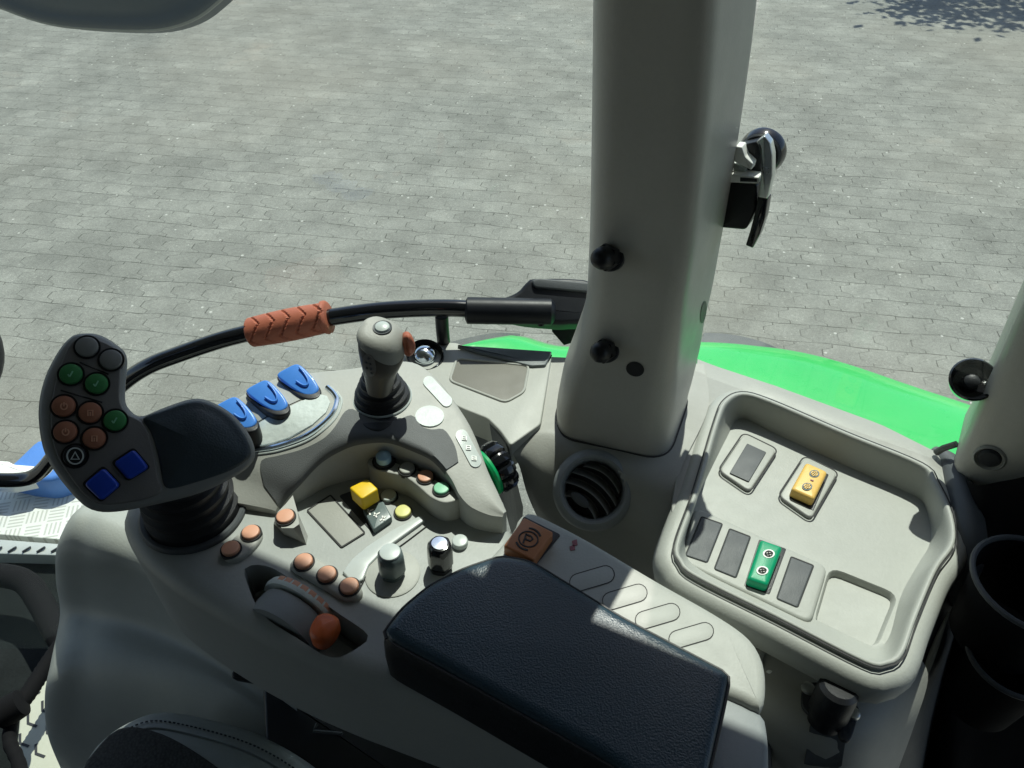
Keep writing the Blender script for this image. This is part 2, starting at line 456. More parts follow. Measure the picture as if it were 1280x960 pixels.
def glass_mat():
    m = bpy.data.materials.new('window_glass'); m.use_nodes = True; nt = m.node_tree; N = nt.nodes; Lk = nt.links
    N.remove(N['Principled BSDF']); out = N['Material Output']
    tr = N.new('ShaderNodeBsdfTransparent'); tr.inputs['Color'].default_value = (.95, .985, .965, 1)
    gl = N.new('ShaderNodeBsdfGlossy'); gl.inputs['Roughness'].default_value = .02
    df = N.new('ShaderNodeBsdfDiffuse'); df.inputs['Color'].default_value = (.66, .75, .69, 1)
    g0 = N.new('ShaderNodeNewGeometry'); dt = N.new('ShaderNodeVectorMath'); dt.operation = 'DOT_PRODUCT'
    Lk.new(g0.outputs['Incoming'], dt.inputs[0]); Lk.new(g0.outputs['Normal'], dt.inputs[1])
    def mth(op, x, y=None):
        n = N.new('ShaderNodeMath'); n.operation = op
        for i, q in enumerate((x, y)):
            if q is None: continue
            if isinstance(q, (int, float)): n.inputs[i].default_value = q
            else: Lk.new(q, n.inputs[i])
        return n.outputs[0]
    fre = mth('ADD', mth('MULTIPLY', mth('POWER', mth('SUBTRACT', 1.0, mth('ABSOLUTE', dt.outputs['Value'])), 5.0), .8), .035)
    m1 = N.new('ShaderNodeMixShader'); m2 = N.new('ShaderNodeMixShader')
    geo = N.new('ShaderNodeNewGeometry'); nz = N.new('ShaderNodeTexNoise'); nz.inputs['Scale'].default_value = 5; nz.inputs['Detail'].default_value = 6
    Lk.new(geo.outputs['Position'], nz.inputs['Vector'])
    mr = N.new('ShaderNodeMapRange'); mr.inputs['From Min'].default_value = .35; mr.inputs['From Max'].default_value = .75
    mr.inputs['To Min'].default_value = .045; mr.inputs['To Max'].default_value = .14
    Lk.new(nz.outputs['Fac'], mr.inputs['Value']); Lk.new(mr.outputs['Result'], m1.inputs['Fac'])
    Lk.new(tr.outputs[0], m1.inputs[1]); Lk.new(df.outputs[0], m1.inputs[2])
    Lk.new(fre, m2.inputs['Fac']); Lk.new(m1.outputs[0], m2.inputs[1]); Lk.new(gl.outputs[0], m2.inputs[2])
    Lk.new(m2.outputs[0], out.inputs['Surface'])
    return m
M['glass'] = glass_mat()

# ------------------------------------------------------------------ light, sky, camera
AZ = Vector((.26, .966, 0)).normalized(); ELEV = R(60)
SUN = Vector((AZ.x * math.cos(ELEV), AZ.y * math.cos(ELEV), math.sin(ELEV)))
w = bpy.data.worlds.new('World'); scene.world = w; w.use_nodes = True
sky = w.node_tree.nodes.new('ShaderNodeTexSky'); sky.sky_type = 'NISHITA'; sky.sun_disc = False
sky.sun_elevation = ELEV; sky.sun_rotation = math.atan2(AZ.x, AZ.y); sky.air_density = 1.0
w.node_tree.links.new(sky.outputs['Color'], w.node_tree.nodes['Background'].inputs['Color'])
w.node_tree.nodes['Background'].inputs['Strength'].default_value = .148
sl = bpy.data.lights.new('sun', 'SUN'); sl.energy = 5.0; sl.angle = R(.53); sl.color = (.985, 1, .90)
so = bpy.data.objects.new('sun', sl); COL.objects.link(so); so.rotation_euler = SUN.to_track_quat('Z', 'Y').to_euler(); so.location = CAM + SUN * 10
cd = bpy.data.cameras.new('camera'); cam = bpy.data.objects.new('camera', cd); COL.objects.link(cam)
cam.location = CAM; cam.rotation_euler = (R(90) - PITCH, 0, 0); cd.sensor_width = 36; cd.lens = 36 * F / W
cd.clip_start = .01; cd.clip_end = 2000; scene.camera = cam
scene.view_settings.view_transform = 'Standard'; scene.view_settings.look = 'None'; scene.view_settings.exposure = 0
scene.cycles.max_bounces = 10; scene.cycles.transparent_max_bounces = 12

# ------------------------------------------------------------------ ground
m = MB(); S = 300
m.loops([[(-S, -S, 0), (S, -S, 0)], [(-S, S, 0), (S, S, 0)]], closed=False)
m.build('ground', M['paving'], kind='structure', origin=(0, 0, 0))

# ==================================================================  ARMREST CONSOLE
HD = .500                                           # deck height below the eye
arm = thing('armrest_console', P(430, 760, .60), 'grey armrest console with blue paddles, salmon buttons and a navy leather pad', 'armrest console')
arch_in = [(345,638,.494),(355,620,.486),(372,602,.476),(400,573,.464),(433,554,.455),(460,548,.452),(487,548,.452),(513,557,.453),(537,568,.455),
           (552,582,.459),(565,600,.464),(574,618,.469),(588,633,.474),(610,643,.478),(628,646,.480)]
arch_out = [(250,622,.494),(262,592,.484),(268,557,.470),(278,520,.457),(297,495,.450),(345,470,.447),(395,463,.446),(440,458,.446),(507,449,.447),
            (543,468,.449),(577,512,.455),(595,545,.461),(610,585,.469),(624,615,.475),(633,638,.480)]
AI = catmull([P(*c) for c in arch_in], 6); AO = catmull([P(*c) for c in arch_out], 6)
near = [(205,598),(168,612),(149,640),(155,668),(178,700),(215,730),(258,757),(305,784),(362,812),(425,838),(480,858),(620,910),(770,975),(880,1030),
        (930,1000),(905,900),(800,800),(705,742),(655,680),(638,654)]
T = catmull([P(u, v, HD) for u, v in near], 5)
for o in reversed(AO[12:]): T.append(Vector((o.x, o.y, ZC - HD)))
T = resample(T, 150)
mb = MB(); mb.slab(T, (0,0,1), .105, bev=.016, seg=5, botbev=.012)
body = mb.build('body', M['shade_hull'], arm)
# trough for the hand wheel
cut = [(303,712),(307,704),(317,700),(340,705),(372,726),(420,760),(457,786),(452,800),(416,815),(371,792),(324,760)]
c = MB(); c.slab(resample(catmull([P(u, v, HD-.006) for u, v in cut], 5, True), 50), (0,0,1), .04, bev=0, botbev=.006)
boolean_cut(body, c.build('cutter', M['body']))
# curved bridge
mb = MB(); lo = []
for a, b in zip(AO, AI):
    wv = b - a; wv.z = 0; L = wv.length; wv.normalize(); bv = min(.006, L * .3)
    z0 = ZC - HD - .012
    D = lambda p, s: Vector((p.x, p.y, p.z - s))
    sec = [Vector((a.x, a.y, z0)), D(a, bv), D(a, bv*.35) + wv*bv*.15, D(a, bv*.08) + wv*bv*.5, a + wv*bv]
    for k in range(1, 8): sec.append((a + wv*bv).lerp(b - wv*bv*.6, k/8) + Vector((0,0,.0015*math.sin(math.pi*k/8))))
    sec += [b - wv*bv*.6, D(b, bv*.2) - wv*bv*.12, D(b, bv*.6), Vector((b.x, b.y, z0))]
    lo.append(sec)
mb.loops(lo, cap0=True, cap1=True, closed=False)
bridge = mb.build('control_bridge', M['body'], arm)
SB = Surf(bridge); SD = HP(HD)
# dark soft-touch insert along the inner edge of the bridge
ins_out = [(326,578),(347,571),(377,563),(405,549),(420,533),(430,517),(440,512),(455,520),(478,528),(497,526),(513,520),(521,525),(527,534),(540,538),(553,537),(562,546),(570,562),(573,578),(566,596)]
i0, i1 = 2, 57
NI = 70
inn = resample(AI[i0:i1], NI, closed=False); oth = resample(AO[i0:i1], NI, closed=False)
outp = resample([SB.at(q.x, q.y) for q in catmull([(a_, b_, 0) for a_, b_ in [(330,607)] + ins_out[:-1]], 4) if SB.at(q.x, q.y)], NI, closed=False)
def drop_on(p, off):
    q, n_, i_, d_ = SB.t.ray_cast(Vector((p.x, p.y, ZC)), Vector((0,0,-1)))
    return Vector((p.x, p.y, (q.z if q else p.z) + off))
lo = []
for a_, b_, c_ in zip(inn, outp, oth):
    w_ = (b_ - a_); w_.z = 0; w_.normalize()
    L = [a_ + Vector((0,0,-.0055)) - w_*.0006, a_ + Vector((0,0,-.0022)) - w_*.0004, a_ + w_*.0012 + Vector((0,0,.0004))]
    for k in range(1, 9):
        L.append(drop_on((a_ + w_*.004).lerp(b_, (k-1)/7), .0011))
    L.append(L[-1] + Vector((0,0,-.003)))
    lo.append(L)
mb = MB(); mb.loops(lo, closed=False); mb.build('soft_insert', M['dark_insert'], arm, sharp=60)
# badge panel and trims
badge = [(314,536),(330,526),(352,514),(378,502),(400,494),(409,496),(413,504),(408,516),(391,531),(362,547),(340,554),(318,558)]
sheet_on(SB, badge, .0012, M['badge'], 'badge_plate', arm, cut=9)
def on_tube(surf, px, r, name, mat, parent, off=0.0, n=6, seg=8):
    pts = [p for p in (surf.at(q.x, q.y, off) for q in catmull([(a, b, 0) for a, b in px], n)) if p is not None]
    return MB().tube(pts, r, seg=seg).build(name, mat, parent)
on_tube(SB, [(409,484),(418,493),(421,503),(412,522),(384,544),(347,558),(318,563)], .0024, 'trim_strip', M['chrome'], arm)
on_tube(SB, [(421,490),(427,503),(417,526),(388,549),(350,563),(318,568)], .0011, 'trim_strip', M['white_btn'], arm)
on_tube(SB, [(312,534),(350,512),(398,490)], .0005, 'panel_joint', M['line'], arm)
def px_ellipse(cx, cy, rx, ry, n=24, rot=0):
    c_, s_ = math.cos(R(rot)), math.sin(R(rot))
    return [(cx + rx*math.cos(t)*c_ - ry*math.sin(t)*s_, cy + rx*math.cos(t)*s_ + ry*math.sin(t)*c_) for t in (2*math.pi*k/n for k in range(n))]
def px_capsule(a, b, r, n=8, sq=.75):
    a = Vector(a + (0,)); b = Vector(b + (0,)); d = (b-a).normalized(); q = Vector((-d.y, d.x, 0)); out = []
    for k in range(n+1):
        t = -math.pi/2 + math.pi*k/n; out.append(b + d*math.cos(t)*r + q*math.sin(t)*r)
    for k in range(n+1):
        t = math.pi/2 + math.pi*k/n; out.append(a + d*math.cos(t)*r + q*math.sin(t)*r)
    return [(p.x, p.y) for p in out]
sheet_on(SB, px_ellipse(537,521,18,13), .0012, M['badge'], 'round_badge', arm, cut=9)
sheet_on(SB, px_capsule((536,478),(558,502),7), .001, M['badge'], 'slim_badge', arm, cut=9)
lab = sheet_on(SB, px_capsule((577,545),(594,577),7.5), .001, M['white_btn'], 'symbol_label', arm, cut=9)
mk = MB()
for (x, y) in ((580,549),(585,561),(592,574)):
    pts = [SB.at(x-2.5, y-2.5, .0014), SB.at(x+2.5, y-2, .0014), SB.at(x+2.5, y+2.5, .0014), SB.at(x-2.5, y+2, .0014)]
    mk.ribbon(pts, .0010, (0,0,1), closed=True)
    mk.ribbon([pts[0].lerp(pts[3], .5), pts[1].lerp(pts[2], .5)], .0012, (0,0,1))
mk.build('symbol', M['ivory'], lab)

# blue paddles
def paddle(dx, dy):
    q = [(346,471),(359,463),(371,457),(380,462),(392,475),(401,486),(400,495),(389,499),(375,496),(359,485)]
    q = [(u+dx, v+dy) for u, v in q]
    base = [P(u, v, .4455) for u, v in q]; base = resample(catmull(base, 4, True), 40)
    b = MB().slab(base, (0,0,1), .02, bev=.0015).build('paddle_lever', M['black'], arm)
    n = Vector((0, -.35, .94)).normalized()
    top = [(346,468),(359,459),(371,454.5),(380,460),(391,472),(398,484),(394,492),(383,494),(370,488),(356,478)]
    c0 = P(372+dx, 473+dy, .440); pl = Plane(c0, n)
    tp = resample(catmull([pl.hit(u+dx, v+dy) for u, v in top], 4, True), 40)
    MB().slab(tp, n, .012, bev=.0016, seg=3).build('blue_cap', M['blue'], b)
    rim = [pl.hit(u+dx, v+dy, .0013) for u, v in [(374,459),(380,466),(385,475),(384,481),(378,481),(370,476)]]
    MB().tube(catmull(rim, 4), .0008, seg=8).build('finger_ridge', M['blue'], b, sharp=80)
for d in ((0,0),(-39,20),(-78,41)): paddle(*d)

# small helpers for round buttons
def button(px, h, r, mat, parent, name='button', hgt=.0032, ring=True, plane=None, axis=(0,0,1), label=None, dome=.12):
    c0 = plane.hit(*px) if plane else P(px[0], px[1], h)
    prof = [(r*1.02, -.004), (r*1.02, hgt*.6), (r*1.0, hgt*.82), (r*.95, hgt*.95), (r*.88, hgt), (r*.84, hgt*1.01), (r*.5, hgt*(1+dome*.6)), (r*.12, hgt*(1+dome))]
    b = MB().lathe(prof, c0, axis, 28).build(name, mat, parent, label=label)
    if ring:
        MB().lathe([(r*1.03, -.003), (r*1.22, -.003), (r*1.22, .0009), (r*1.10, .0009), (r*1.03, .0003)], c0, axis, 28, caps=False).build('button_ring', M['line'], b)
    return b
def mount(px, h, name='button_mount', mat=None, depth=.012, bev=.003):
    L = resample(catmull([P(u, v, h) for u, v in px], 5, True), 44)
    return MB().slab(L, (0,0,1), depth, bev=bev, seg=4).build(name, mat or M['body'], arm)
# deck buttons
for px, mt in (((486,621),'white_btn'), ((504,641),'cream')): button(px, HD-.0005, .0064, M[mt], arm)
# shelf of four buttons
shelf = [(459,578),(463,573),(480,571),(497,579),(522,587),(542,598),(562,610),(576,620),(568,626),(554,628),(538,621),(522,607),(506,596),(487,591),(467,586)]
L = resample(catmull([P(u, v, .476) for u, v in shelf], 4, True), 60)
MB().slab(L, (0,0,1), .03, bev=.0012).build('button_shelf', M['body'], arm)
button((480,577), .476, .0080, M['dark'], arm, 'button', hgt=.003)
button((480,575), .473, .0062, M['ice'], arm, 'dome_light', hgt=.006, ring=False, dome=.5)
for px, mt in (((509,587),'body'), ((532,597),'salmon'), ((552,612),'mint')): button(px, .4755, .0062, M[mt], arm, hgt=.003)
# raised mounts with salmon buttons
tower = [(342,652),(346,640),(357,632),(366,626),(369,640),(372,655),(366,664),(352,664)]
MB().loops([[P(u+dx, v+dy, HD) for u, v in [(342,655),(345,645),(357,640),(372,640),(385,670),(383,681),(375,677),(355,668)]] for dx, dy in ((0,0),)] +
           [[P(u, v, .485) for u, v in [(344,648),(347,640),(357,630),(366,619),(372,640),(374,655),(367,660),(352,660)]]], cap1=True).build('button_mount', M['body'], arm)
button((357,647), .4845, .0068, M['salmon'], arm)
for mp in ([(277,690),(283,679),(300,664),(314,656),(325,660),(327,670),(316,685),(298,698),(283,699)],
           [(362,708),(368,696),(381,691),(395,696),(412,706),(432,720),(448,728),(453,740),(446,748),(430,748),(405,734),(383,721)]):
    mount(mp, .4955)
for px in ((314,667),(289,687),(380,703),(409,719),(437,734)): button(px, .4952, .0068, M['salmon'], arm)
# yellow switch, its housing and label
hous = fillet([P(u, v, .4995) for u, v in ((423,619),(455,608),(491,649),(466,667))], .003)
h0 = MB().slab(hous, (0,0,1), .004, bev=.0006).build('switch_housing', M['dark'], arm)
lf = fillet([P(u, v, .494) for u, v in ((453,636),(479,626),(490,646),(467,662))], .0015)
MB().slab(lf, (0,0,1), .006, bev=.001).build('switch_label', M['teal'], h0)
mk = MB()
for (a, b) in (((459,640),(467,637)), ((467,645),(475,641)), ((475,651),(482,646)), ((460,637),(463,644)), ((478,645),(480,651)), ((468,641),(471,647))):
    mk.ribbon([P(a[0], a[1], .4938), P(b[0], b[1], .4938)], .0012, (0,0,1))
mk.build('switch_symbol', M['ivory'], h0)
yc = fillet([P(u, v, .478) for u, v in ((436,609),(459,598),(473,611),(452,624))], .0025)
MB().slab(yc, (0,0,1), .014, bev=.0014, seg=3).build('yellow_cap', M['yellow'], h0)
# thin rectangular cover joint
rc = fillet([P(u, v, HD-.0008) for u, v in ((384,638),(413,619),(456,666),(427,684))], .0012)
cv = MB().slab(rc, (0,0,1), .003, bev=.0004).build('cover_plate', M['grey'], arm)
MB().ribbon(rc, .0013, (0,0,1), closed=True, thick=.0003).build('cover_joint', M['line'], cv)
# pale crescent trim between deck and knob field
cr = [(428,714),(440,698),(460,681),(490,662),(527,643),(531,650),(506,668),(481,686),(461,706),(453,726),(440,728)]
MB().slab(resample([P(u, v, HD-.003) for u, v in cr], 40), (0,0,1), .006, bev=.0012, seg=3).build('crescent_trim', M['silver'], arm)
on = [P(u, v, HD-.0006) for u, v in ((450,735),(461,716),(482,696),(508,677),(533,658))]
MB().tube(catmull(on, 5), .0006, seg=6).build('panel_joint', M['line'], arm)
# knobs
def knob(px, mat, r, hgt, plate):
    c0 = P(px[0], px[1], HD)
    rib = lambda k, rr: 1 + (.05 if (k % 6) < 2 else 0) if rr > r*.8 else 1
    k = MB().lathe([(r*.92, -.002), (r*.92, .004), (r*.78, .0045), (r*.78, .006), (r*1.02, .0065), (r, hgt*.72), (r*.92, hgt*.93), (r*.78, hgt), (r*.1, hgt*1.03)], c0, (0.02,0.03,1), 36, rib).build('rotary_knob', M[mat], arm)
    if plate: MB().lathe([(.021, -.002), (.021, .0008), (.0195, .0014), (.0002, .0014)], c0, (0,0,1), 40).build('knob_plate', M['light'], k)
    return k
k1 = knob((491,717), 'teal', .0098, .026, True)
MB().lathe([(.0080, .0262), (.0076, .0272), (.006, .0276), (.0002, .0278)], P(491,717,HD), (0.02,0.03,1), 30).build('knob_cap', M['white_btn'], k1)
k2 = knob((551,708), 'gloss', .0094, .028, False)
MB().lathe([(.006, .0275), (.0058, .0289), (.0002, .0293)], P(551,708,HD), (0.02,0.03,1), 30).build('knob_cap', M['chrome'], k2)
button((575,679), HD-.001, .0062, M['white_btn'], arm, hgt=.004, ring=False)
# hand wheel with orange lever in the trough
ax = Vector((.45, .89, 0)).normalized(); wc = P(362, 782, .521)
wh = MB().lathe([(.027, -.010), (.030, -.0095), (.031, .0), (.030, .0095), (.027, .010)], wc, ax, 56).build('hand_wheel', M['drum'], arm)
MB().lathe([(.026, .0115), (.033, .0118), (.034, .0145), (.033, .0185), (.026, .019)], wc, ax, 64).build('scale_ring', M['badge'], wh)
for k in range(7):
    a_ = 1.15 + k*.16; x_ = ax.orthogonal().normalized(); y_ = ax.cross(x_)
    up_ = Vector((0,0,1)); fw = up_.cross(ax).normalized(); th = -.9 + k*.22
    c_ = wc + ax*.0165 + (up_*math.cos(th) + fw*math.sin(th))*.0338
    nn_ = (up_*math.cos(th) + fw*math.sin(th)); tt_ = nn_.cross(ax)
    MB().slab([c_ + ax*x2*.0022 + tt_*y2*.0028 for x2, y2 in ((-1,-1),(1,-1),(1,1),(-1,1))], nn_, .001, bev=.0001).build('scale_mark', M['salmon'], wh)
ol = resample(catmull([P(u, v, .482) for u, v in ((395,768),(408,764),(421,769),(423,778),(414,794),(402,802),(389,797),(386,785))], 4, True), 36)
MB().slab(ol, (.1,-.2,1), .018, bev=.005, seg=5, dome=.002).build('orange_lever', M['orange'], wh, sharp=80)

# strip to the right of the pad
HS = .474
st = [(640,662),(648,645),(660,638),(676,642),(735,672),(820,722),(896,765),(936,793),(953,818),(959,846),(957,878),(948,885),(925,874),(890,866),(840,890),(740,930),(560,850),(510,790),(545,740),(600,705)]
st = resample(catmull([P(u, v, HS) for u, v in st], 5, True), 110)
strip = MB().slab(st, (0,0,1), .10, bev=.007, seg=5, botbev=.004).build('armrest_base', M['light'], arm)
tl = [(880,850),(900,862),(926,878),(957,893),(962,930),(962,1000),(955,1080),(850,1080),(860,960)]
MB().slab(resample(fillet([P(u, v, HS+.006) for u, v in tl], .006), 60), (0,0,1), .09, bev=.004, seg=3).build('armrest_tail', M['drum'], arm)  # bluish shade of the end face put into this darker grey
# parking brake paddle
pq = fillet([P(u, v, HS-.010) for u, v in ((655,646),(692,665),(667,701),(629,682))], .002)
pb0 = fillet([P(u, v, HS-.0008) for u, v in ((655,645),(701,668),(671,705),(629,690))], .002)
pbase = MB().slab(pb0, (0,0,1), .004, bev=.0004).build('paddle_recess', M['black'], strip)
pbk = MB().slab(pq, (0,0,1), .010, bev=.0016, seg=3).build('parking_brake_paddle', M['pbutton'], arm)
mk = MB(); PLP = HP(HS-.0101)
def arc_px(cx, cy, rx, ry, a0, a1, n=18, rot=0): 
    out = []
    for k in range(n+1):
        t = R(a0 + (a1-a0)*k/n); x = rx*math.cos(t); y = ry*math.sin(t); c_, s_ = math.cos(R(rot)), math.sin(R(rot))
        out.append((cx + x*c_ - y*s_, cy + x*s_ + y*c_))
    return out
UPZ = (0,0,1)
mk.ribbon([PLP.hit(*q) for q in arc_px(660.5,674,12,9.6,0,360,30,12)][:-1], .0010, UPZ, closed=True)
mk.ribbon([PLP.hit(*q) for q in arc_px(660.5,674,15.5,13.6,-88,-15)], .0014, UPZ)
mk.ribbon([PLP.hit(*q) for q in arc_px(660.5,674,15.5,13.6,92,165)], .0014, UPZ)
mk.ribbon([PLP.hit(*q) for q in ((654,679),(658,667))], .0013, UPZ)
mk.ribbon([PLP.hit(*q) for q in ((657.5,668),(664,670.5),(666,674),(663,676.5),(656.5,674))], .0013, UPZ)
mk.build('parking_symbol', M['mark'], pbk)
# red warning mark, four capsule keys
mk = MB(); 
for poly in ([(715,676),(721,674),(722,681),(716,683)], [(712,683),(718,681),(719,687),(713,688)]):
    mk.slab([P(u, v, HS-.0005) for u, v in poly], UPZ, .001, bev=0)
mk.build('warning_mark', M['warn'], strip)
for (u, v) in ((740,722),(781,745),(822,769),(864,793)):
    a, b = (u-17, v+6), (u+17, v-4)
    L = [P(x, y, HS-.00025) for x, y in px_capsule(a, b, 11)]
    k = MB().slab(L, UPZ, .003, bev=.0001).build('capsule_key', M['light'], strip)
    MB().ribbon(L, .0006, UPZ, closed=True, thick=.00015).build('key_joint', M['line'], k)
# leather pad
HPd = .452
pad = [(478,789),(503,757),(537,729),(579,708),(626,692),(660,698),(677,707),(777,769),(908,838),(912,845),(905,880),(887,960),(868,1050),(840,1060),(777,960),(710,921),(566,840),(490,799)]
pp = [P(u, v, HPd) for u, v in pad]
pp = resample(fillet(pp, .006, 3), 120)
UPP = Vector((0,0,1)); lo = []
c0 = centroid(pp)
def flare(L, f): return [Vector((c0.x + (p.x-c0.x)*f, c0.y + (p.y-c0.y)*f, p.z)) for p in L]
for dz, ins_ in ((-.05,-.003),(-.035,-.0035),(-.018,-.0025),(-.006,-.0006),(-.0045,.0006)):
    lo.append([p + UPP*dz for p in inset(pp, ins_, UPP)])
MB().loops(lo, cap0=True, cap1=True).build('pad_side', M['padside'], arm, sharp=60)
lo = []
for dz, ins_ in ((-.0045,-.0002),(-.0025,.0004),(-.001,.0016),(0,.0042)): lo.append([p + UPP*dz for p in inset(pp, ins_, UPP)])
lo.append([p + UPP*.0003 for p in inset(pp, .0075, UPP)])
mb = MB(); mb.loops(lo, cap0=True, cap1=True)
padobj = mb.build('leather_pad', M['navy'], arm, sharp=70)
MB().tube([p + UPP*(-.004) for p in inset(pp, -.0008, UPP)] , .0011, seg=6).build('seam', M['rubber'], padobj)
# scroll wheel on the right flank of the bridge
wa = Vector((.80, .55, .10)).normalized(); wcen = P(609, 591, .490)
wv = MB().lathe([(.010, .002), (.021, .003), (.0225, .006), (.0225, .0155), (.020, .019), (.008, .020)], wcen, wa, 72,
                lambda k, r: 1 - (.13 if (k % 6) < 2 and r > .019 else 0)).build('scroll_wheel', M['gloss'], arm)
MB().lathe([(.008, -.003), (.020, -.002), (.0212, .0), (.0205, .0025), (.008, .0028)], wcen, wa, 48).build('green_flange', M['scroll_green'], wv)

# ==================================================================  JOYSTICK
jb = P(478, 497, .449)
joy = thing('control_joystick', jb, 'grey joystick grip with a round thumb button on a black bellows boot', 'joystick')
# dark cup in front, bellows, bezel
MB().lathe([(.0252, -.002), (.0254, .0012), (.0246, .0020), (.0238, .0012), (.0235, -.003)], jb, UPZ, 48, caps=False).build('bezel_ring', M['white_btn'], joy)
prof = [(.024, -.003), (.0235, .003)]
for k in range(4):
    r0 = .0225 - .0028*k; z = .004 + .0065*k
    prof += [(r0, z), (r0+.0003, z+.0028), (r0-.0022, z+.0042), (r0-.0025, z+.0062)]
prof += [(.0125, .031), (.012, .036)]
MB().lathe(prof, jb, UPZ, 48).build('bellows', M['rubber'], joy)
cup = [(434,496),(440,503),(452,513),(468,520),(484,522),(496,519),(496,524),(488,532),(474,538),(458,535),(446,525),(437,510)]
MB().slab(resample(catmull([P(u, v, .449) for u, v in cup], 4, True), 50), UPZ, .008, bev=.002).build('boot_cup', M['dark'], joy)
# grip: sections up a leaning axis
def sec(cx, cy, h, rx, ry, n=28, e=2.6, rot=-20, ty=0.0, tx=0.0):
    c0 = P(cx, cy, h); L = []
    for k in range(n):
        t = 2*math.pi*k/n; ct, st_ = math.cos(t), math.sin(t)
        x = rx*abs(ct)**(2/e)*(1 if ct > 0 else -1); y = ry*abs(st_)**(2/e)*(1 if st_ > 0 else -1)
        xr = x*math.cos(R(rot)) - y*math.sin(R(rot)); yr = x*math.sin(R(rot)) + y*math.cos(R(rot))
        L.append(c0 + Vector((xr, yr, ty*yr - tx*xr)))
    return L
lo = [sec(475,487,.430,.0100,.0100), sec(475,479,.423,.0110,.0110), sec(475.5,469,.415,.0122,.0122), sec(476,459,.407,.0138,.0138,ty=.1,tx=.2),
      sec(476,450,.400,.0153,.0148,ty=.18,tx=.35), sec(476.5,441,.3945,.0166,.0158,ty=.25,tx=.46), sec(477,434,.390,.0169,.0162,ty=.25,tx=.5), sec(477,430,.3875,.0164,.0157,ty=.25,tx=.5)]
mb = MB(); mb.loops(lo, cap0=True, cap1=True); grip = mb.build('grip', M['gripgrey'], joy)
lo = [sec(477,430,.3873,.0175,.0168,ty=.25,tx=.5), sec(477,427,.386,.0179,.0172,ty=.25,tx=.5), sec(477.5,421,.3818,.0175,.0166,ty=.24,tx=.40), sec(477.5,416,.3780,.0158,.0149,ty=.2,tx=.27), sec(477.5,412.5,.3760,.0120,.0116,ty=.15,tx=.15), sec(477.5,411.5,.3753,.0055,.0055,ty=.1,tx=.05)]
mb = MB(); mb.loops(lo, cap0=True, cap1=True); cap = mb.build('grip_cap', M['grey'], joy)
SJ = Surf(grip, cap)
tb = SJ.at(478, 410); tn = (SJ.nrm(478, 410) + Vector((0,-.1,.6))).normalized()
b = MB().lathe([(.0062, -.002), (.0062, .0008), (.0055, .0022), (.0035, .003), (.0005, .0032)], tb, tn, 28).build('thumb_button', M['white_btn'], joy)
MB().lathe([(.0064, -.001), (.0076, -.001), (.0076, .001), (.0064, .0007)], tb, tn, 28, caps=False).build('button_ring', M['darkgrey'], b)
pan = sheet_on(SJ, px_ellipse(462,456,8,14,rot=-14), .0006, M['pod'], 'side_panel', joy, cut=6, drop=.0005)
mk = MB()
for (x, y) in ((461,448),(463,455),(464,461),(465,466),(458,453),(459,460)):
    p = SJ.at(x, y, .0006)
    if p: mk.lathe([(.0011, 0), (.0009, .0006), (.0003, .0008)], p, SJ.nrm(x, y), 10)
mk.build('raised_dots', M['darkgrey'], pan)
tr = resample(catmull([PY(u, v, .475) for u, v in ((504,424),(512,420),(519,430),(519,441),(512,447),(504,442))], 4, True), 24)
MB().slab(tr, (.25,-1,.3), .010, bev=.003, dome=.002).build('trigger', M['red'], joy)

# ==================================================================  MULTIFUNCTION LEVER (keypad head)
PN = Vector((.30, -.55, .78)).normalized(); PL = Plane(CAM + ray(120, 540)*.53, PN)
lev = thing('multifunction_lever', P(244, 638, HD), 'dark keypad lever with nine round buttons, two blue rockers and palm rest', 'control lever')
out = [(96,415),(122,416),(146,430),(157,444),(155,476),(155,500),(163,513),(176,519),(204,508),(239,497),(262,500),(291,517),(312,543),(319,566),(312,581),(291,596),(248,616),(189,631),(146,639),(117,638),(96,625),(67,590),(52,561),(46,526),(47,497),(55,467),(70,438),(84,421)]
ol = resample(catmull([PL.hit(u, v) for u, v in out], 5, True), 120)
lo = []
for dz, ins_ in ((-.021,.009),(-.020,.006),(-.016,.0025),(-.010,.0005),(-.005,.0),(-.002,.0025),(-.0005,.006),(0,.0085)):
    lo.append([p + PN*dz for p in inset(ol, ins_, PN)])
mb = MB(); mb.loops(lo, cap0=True, cap1=True); head = mb.build('keypad_head', M['podrim'], lev, sharp=50)
face = [(93,424),(112,422),(136,430),(150,444),(150,475),(150,502),(160,518),(176,526),(186,545),(193,570),(198,600),(203,612),(188,622),(146,630),(122,629),(104,617),(82,588),(68,561),(63,527),(65,497),(72,466),(82,440)]
MB().slab(resample(catmull([PL.hit(u, v, .0012) for u, v in face], 4, True), 90), PN, .004, bev=.0012).build('keypad_face', M['pod'], lev)
palm = [(178,522),(204,511),(239,500),(262,503),(288,519),(308,545),(314,566),(306,577),(285,589),(245,603),(214,611),(204,607),(200,590),(195,565),(187,540)]
MB().slab(resample(catmull([PL.hit(u, v, .0022) for u, v in palm], 4, True), 80), PN, .008, bev=.004, seg=4, dome=.007, drings=7).build('palm_rest', M['navytop'], lev, sharp=60)
FPL = Plane(PL.p + PN*.0012, PN)
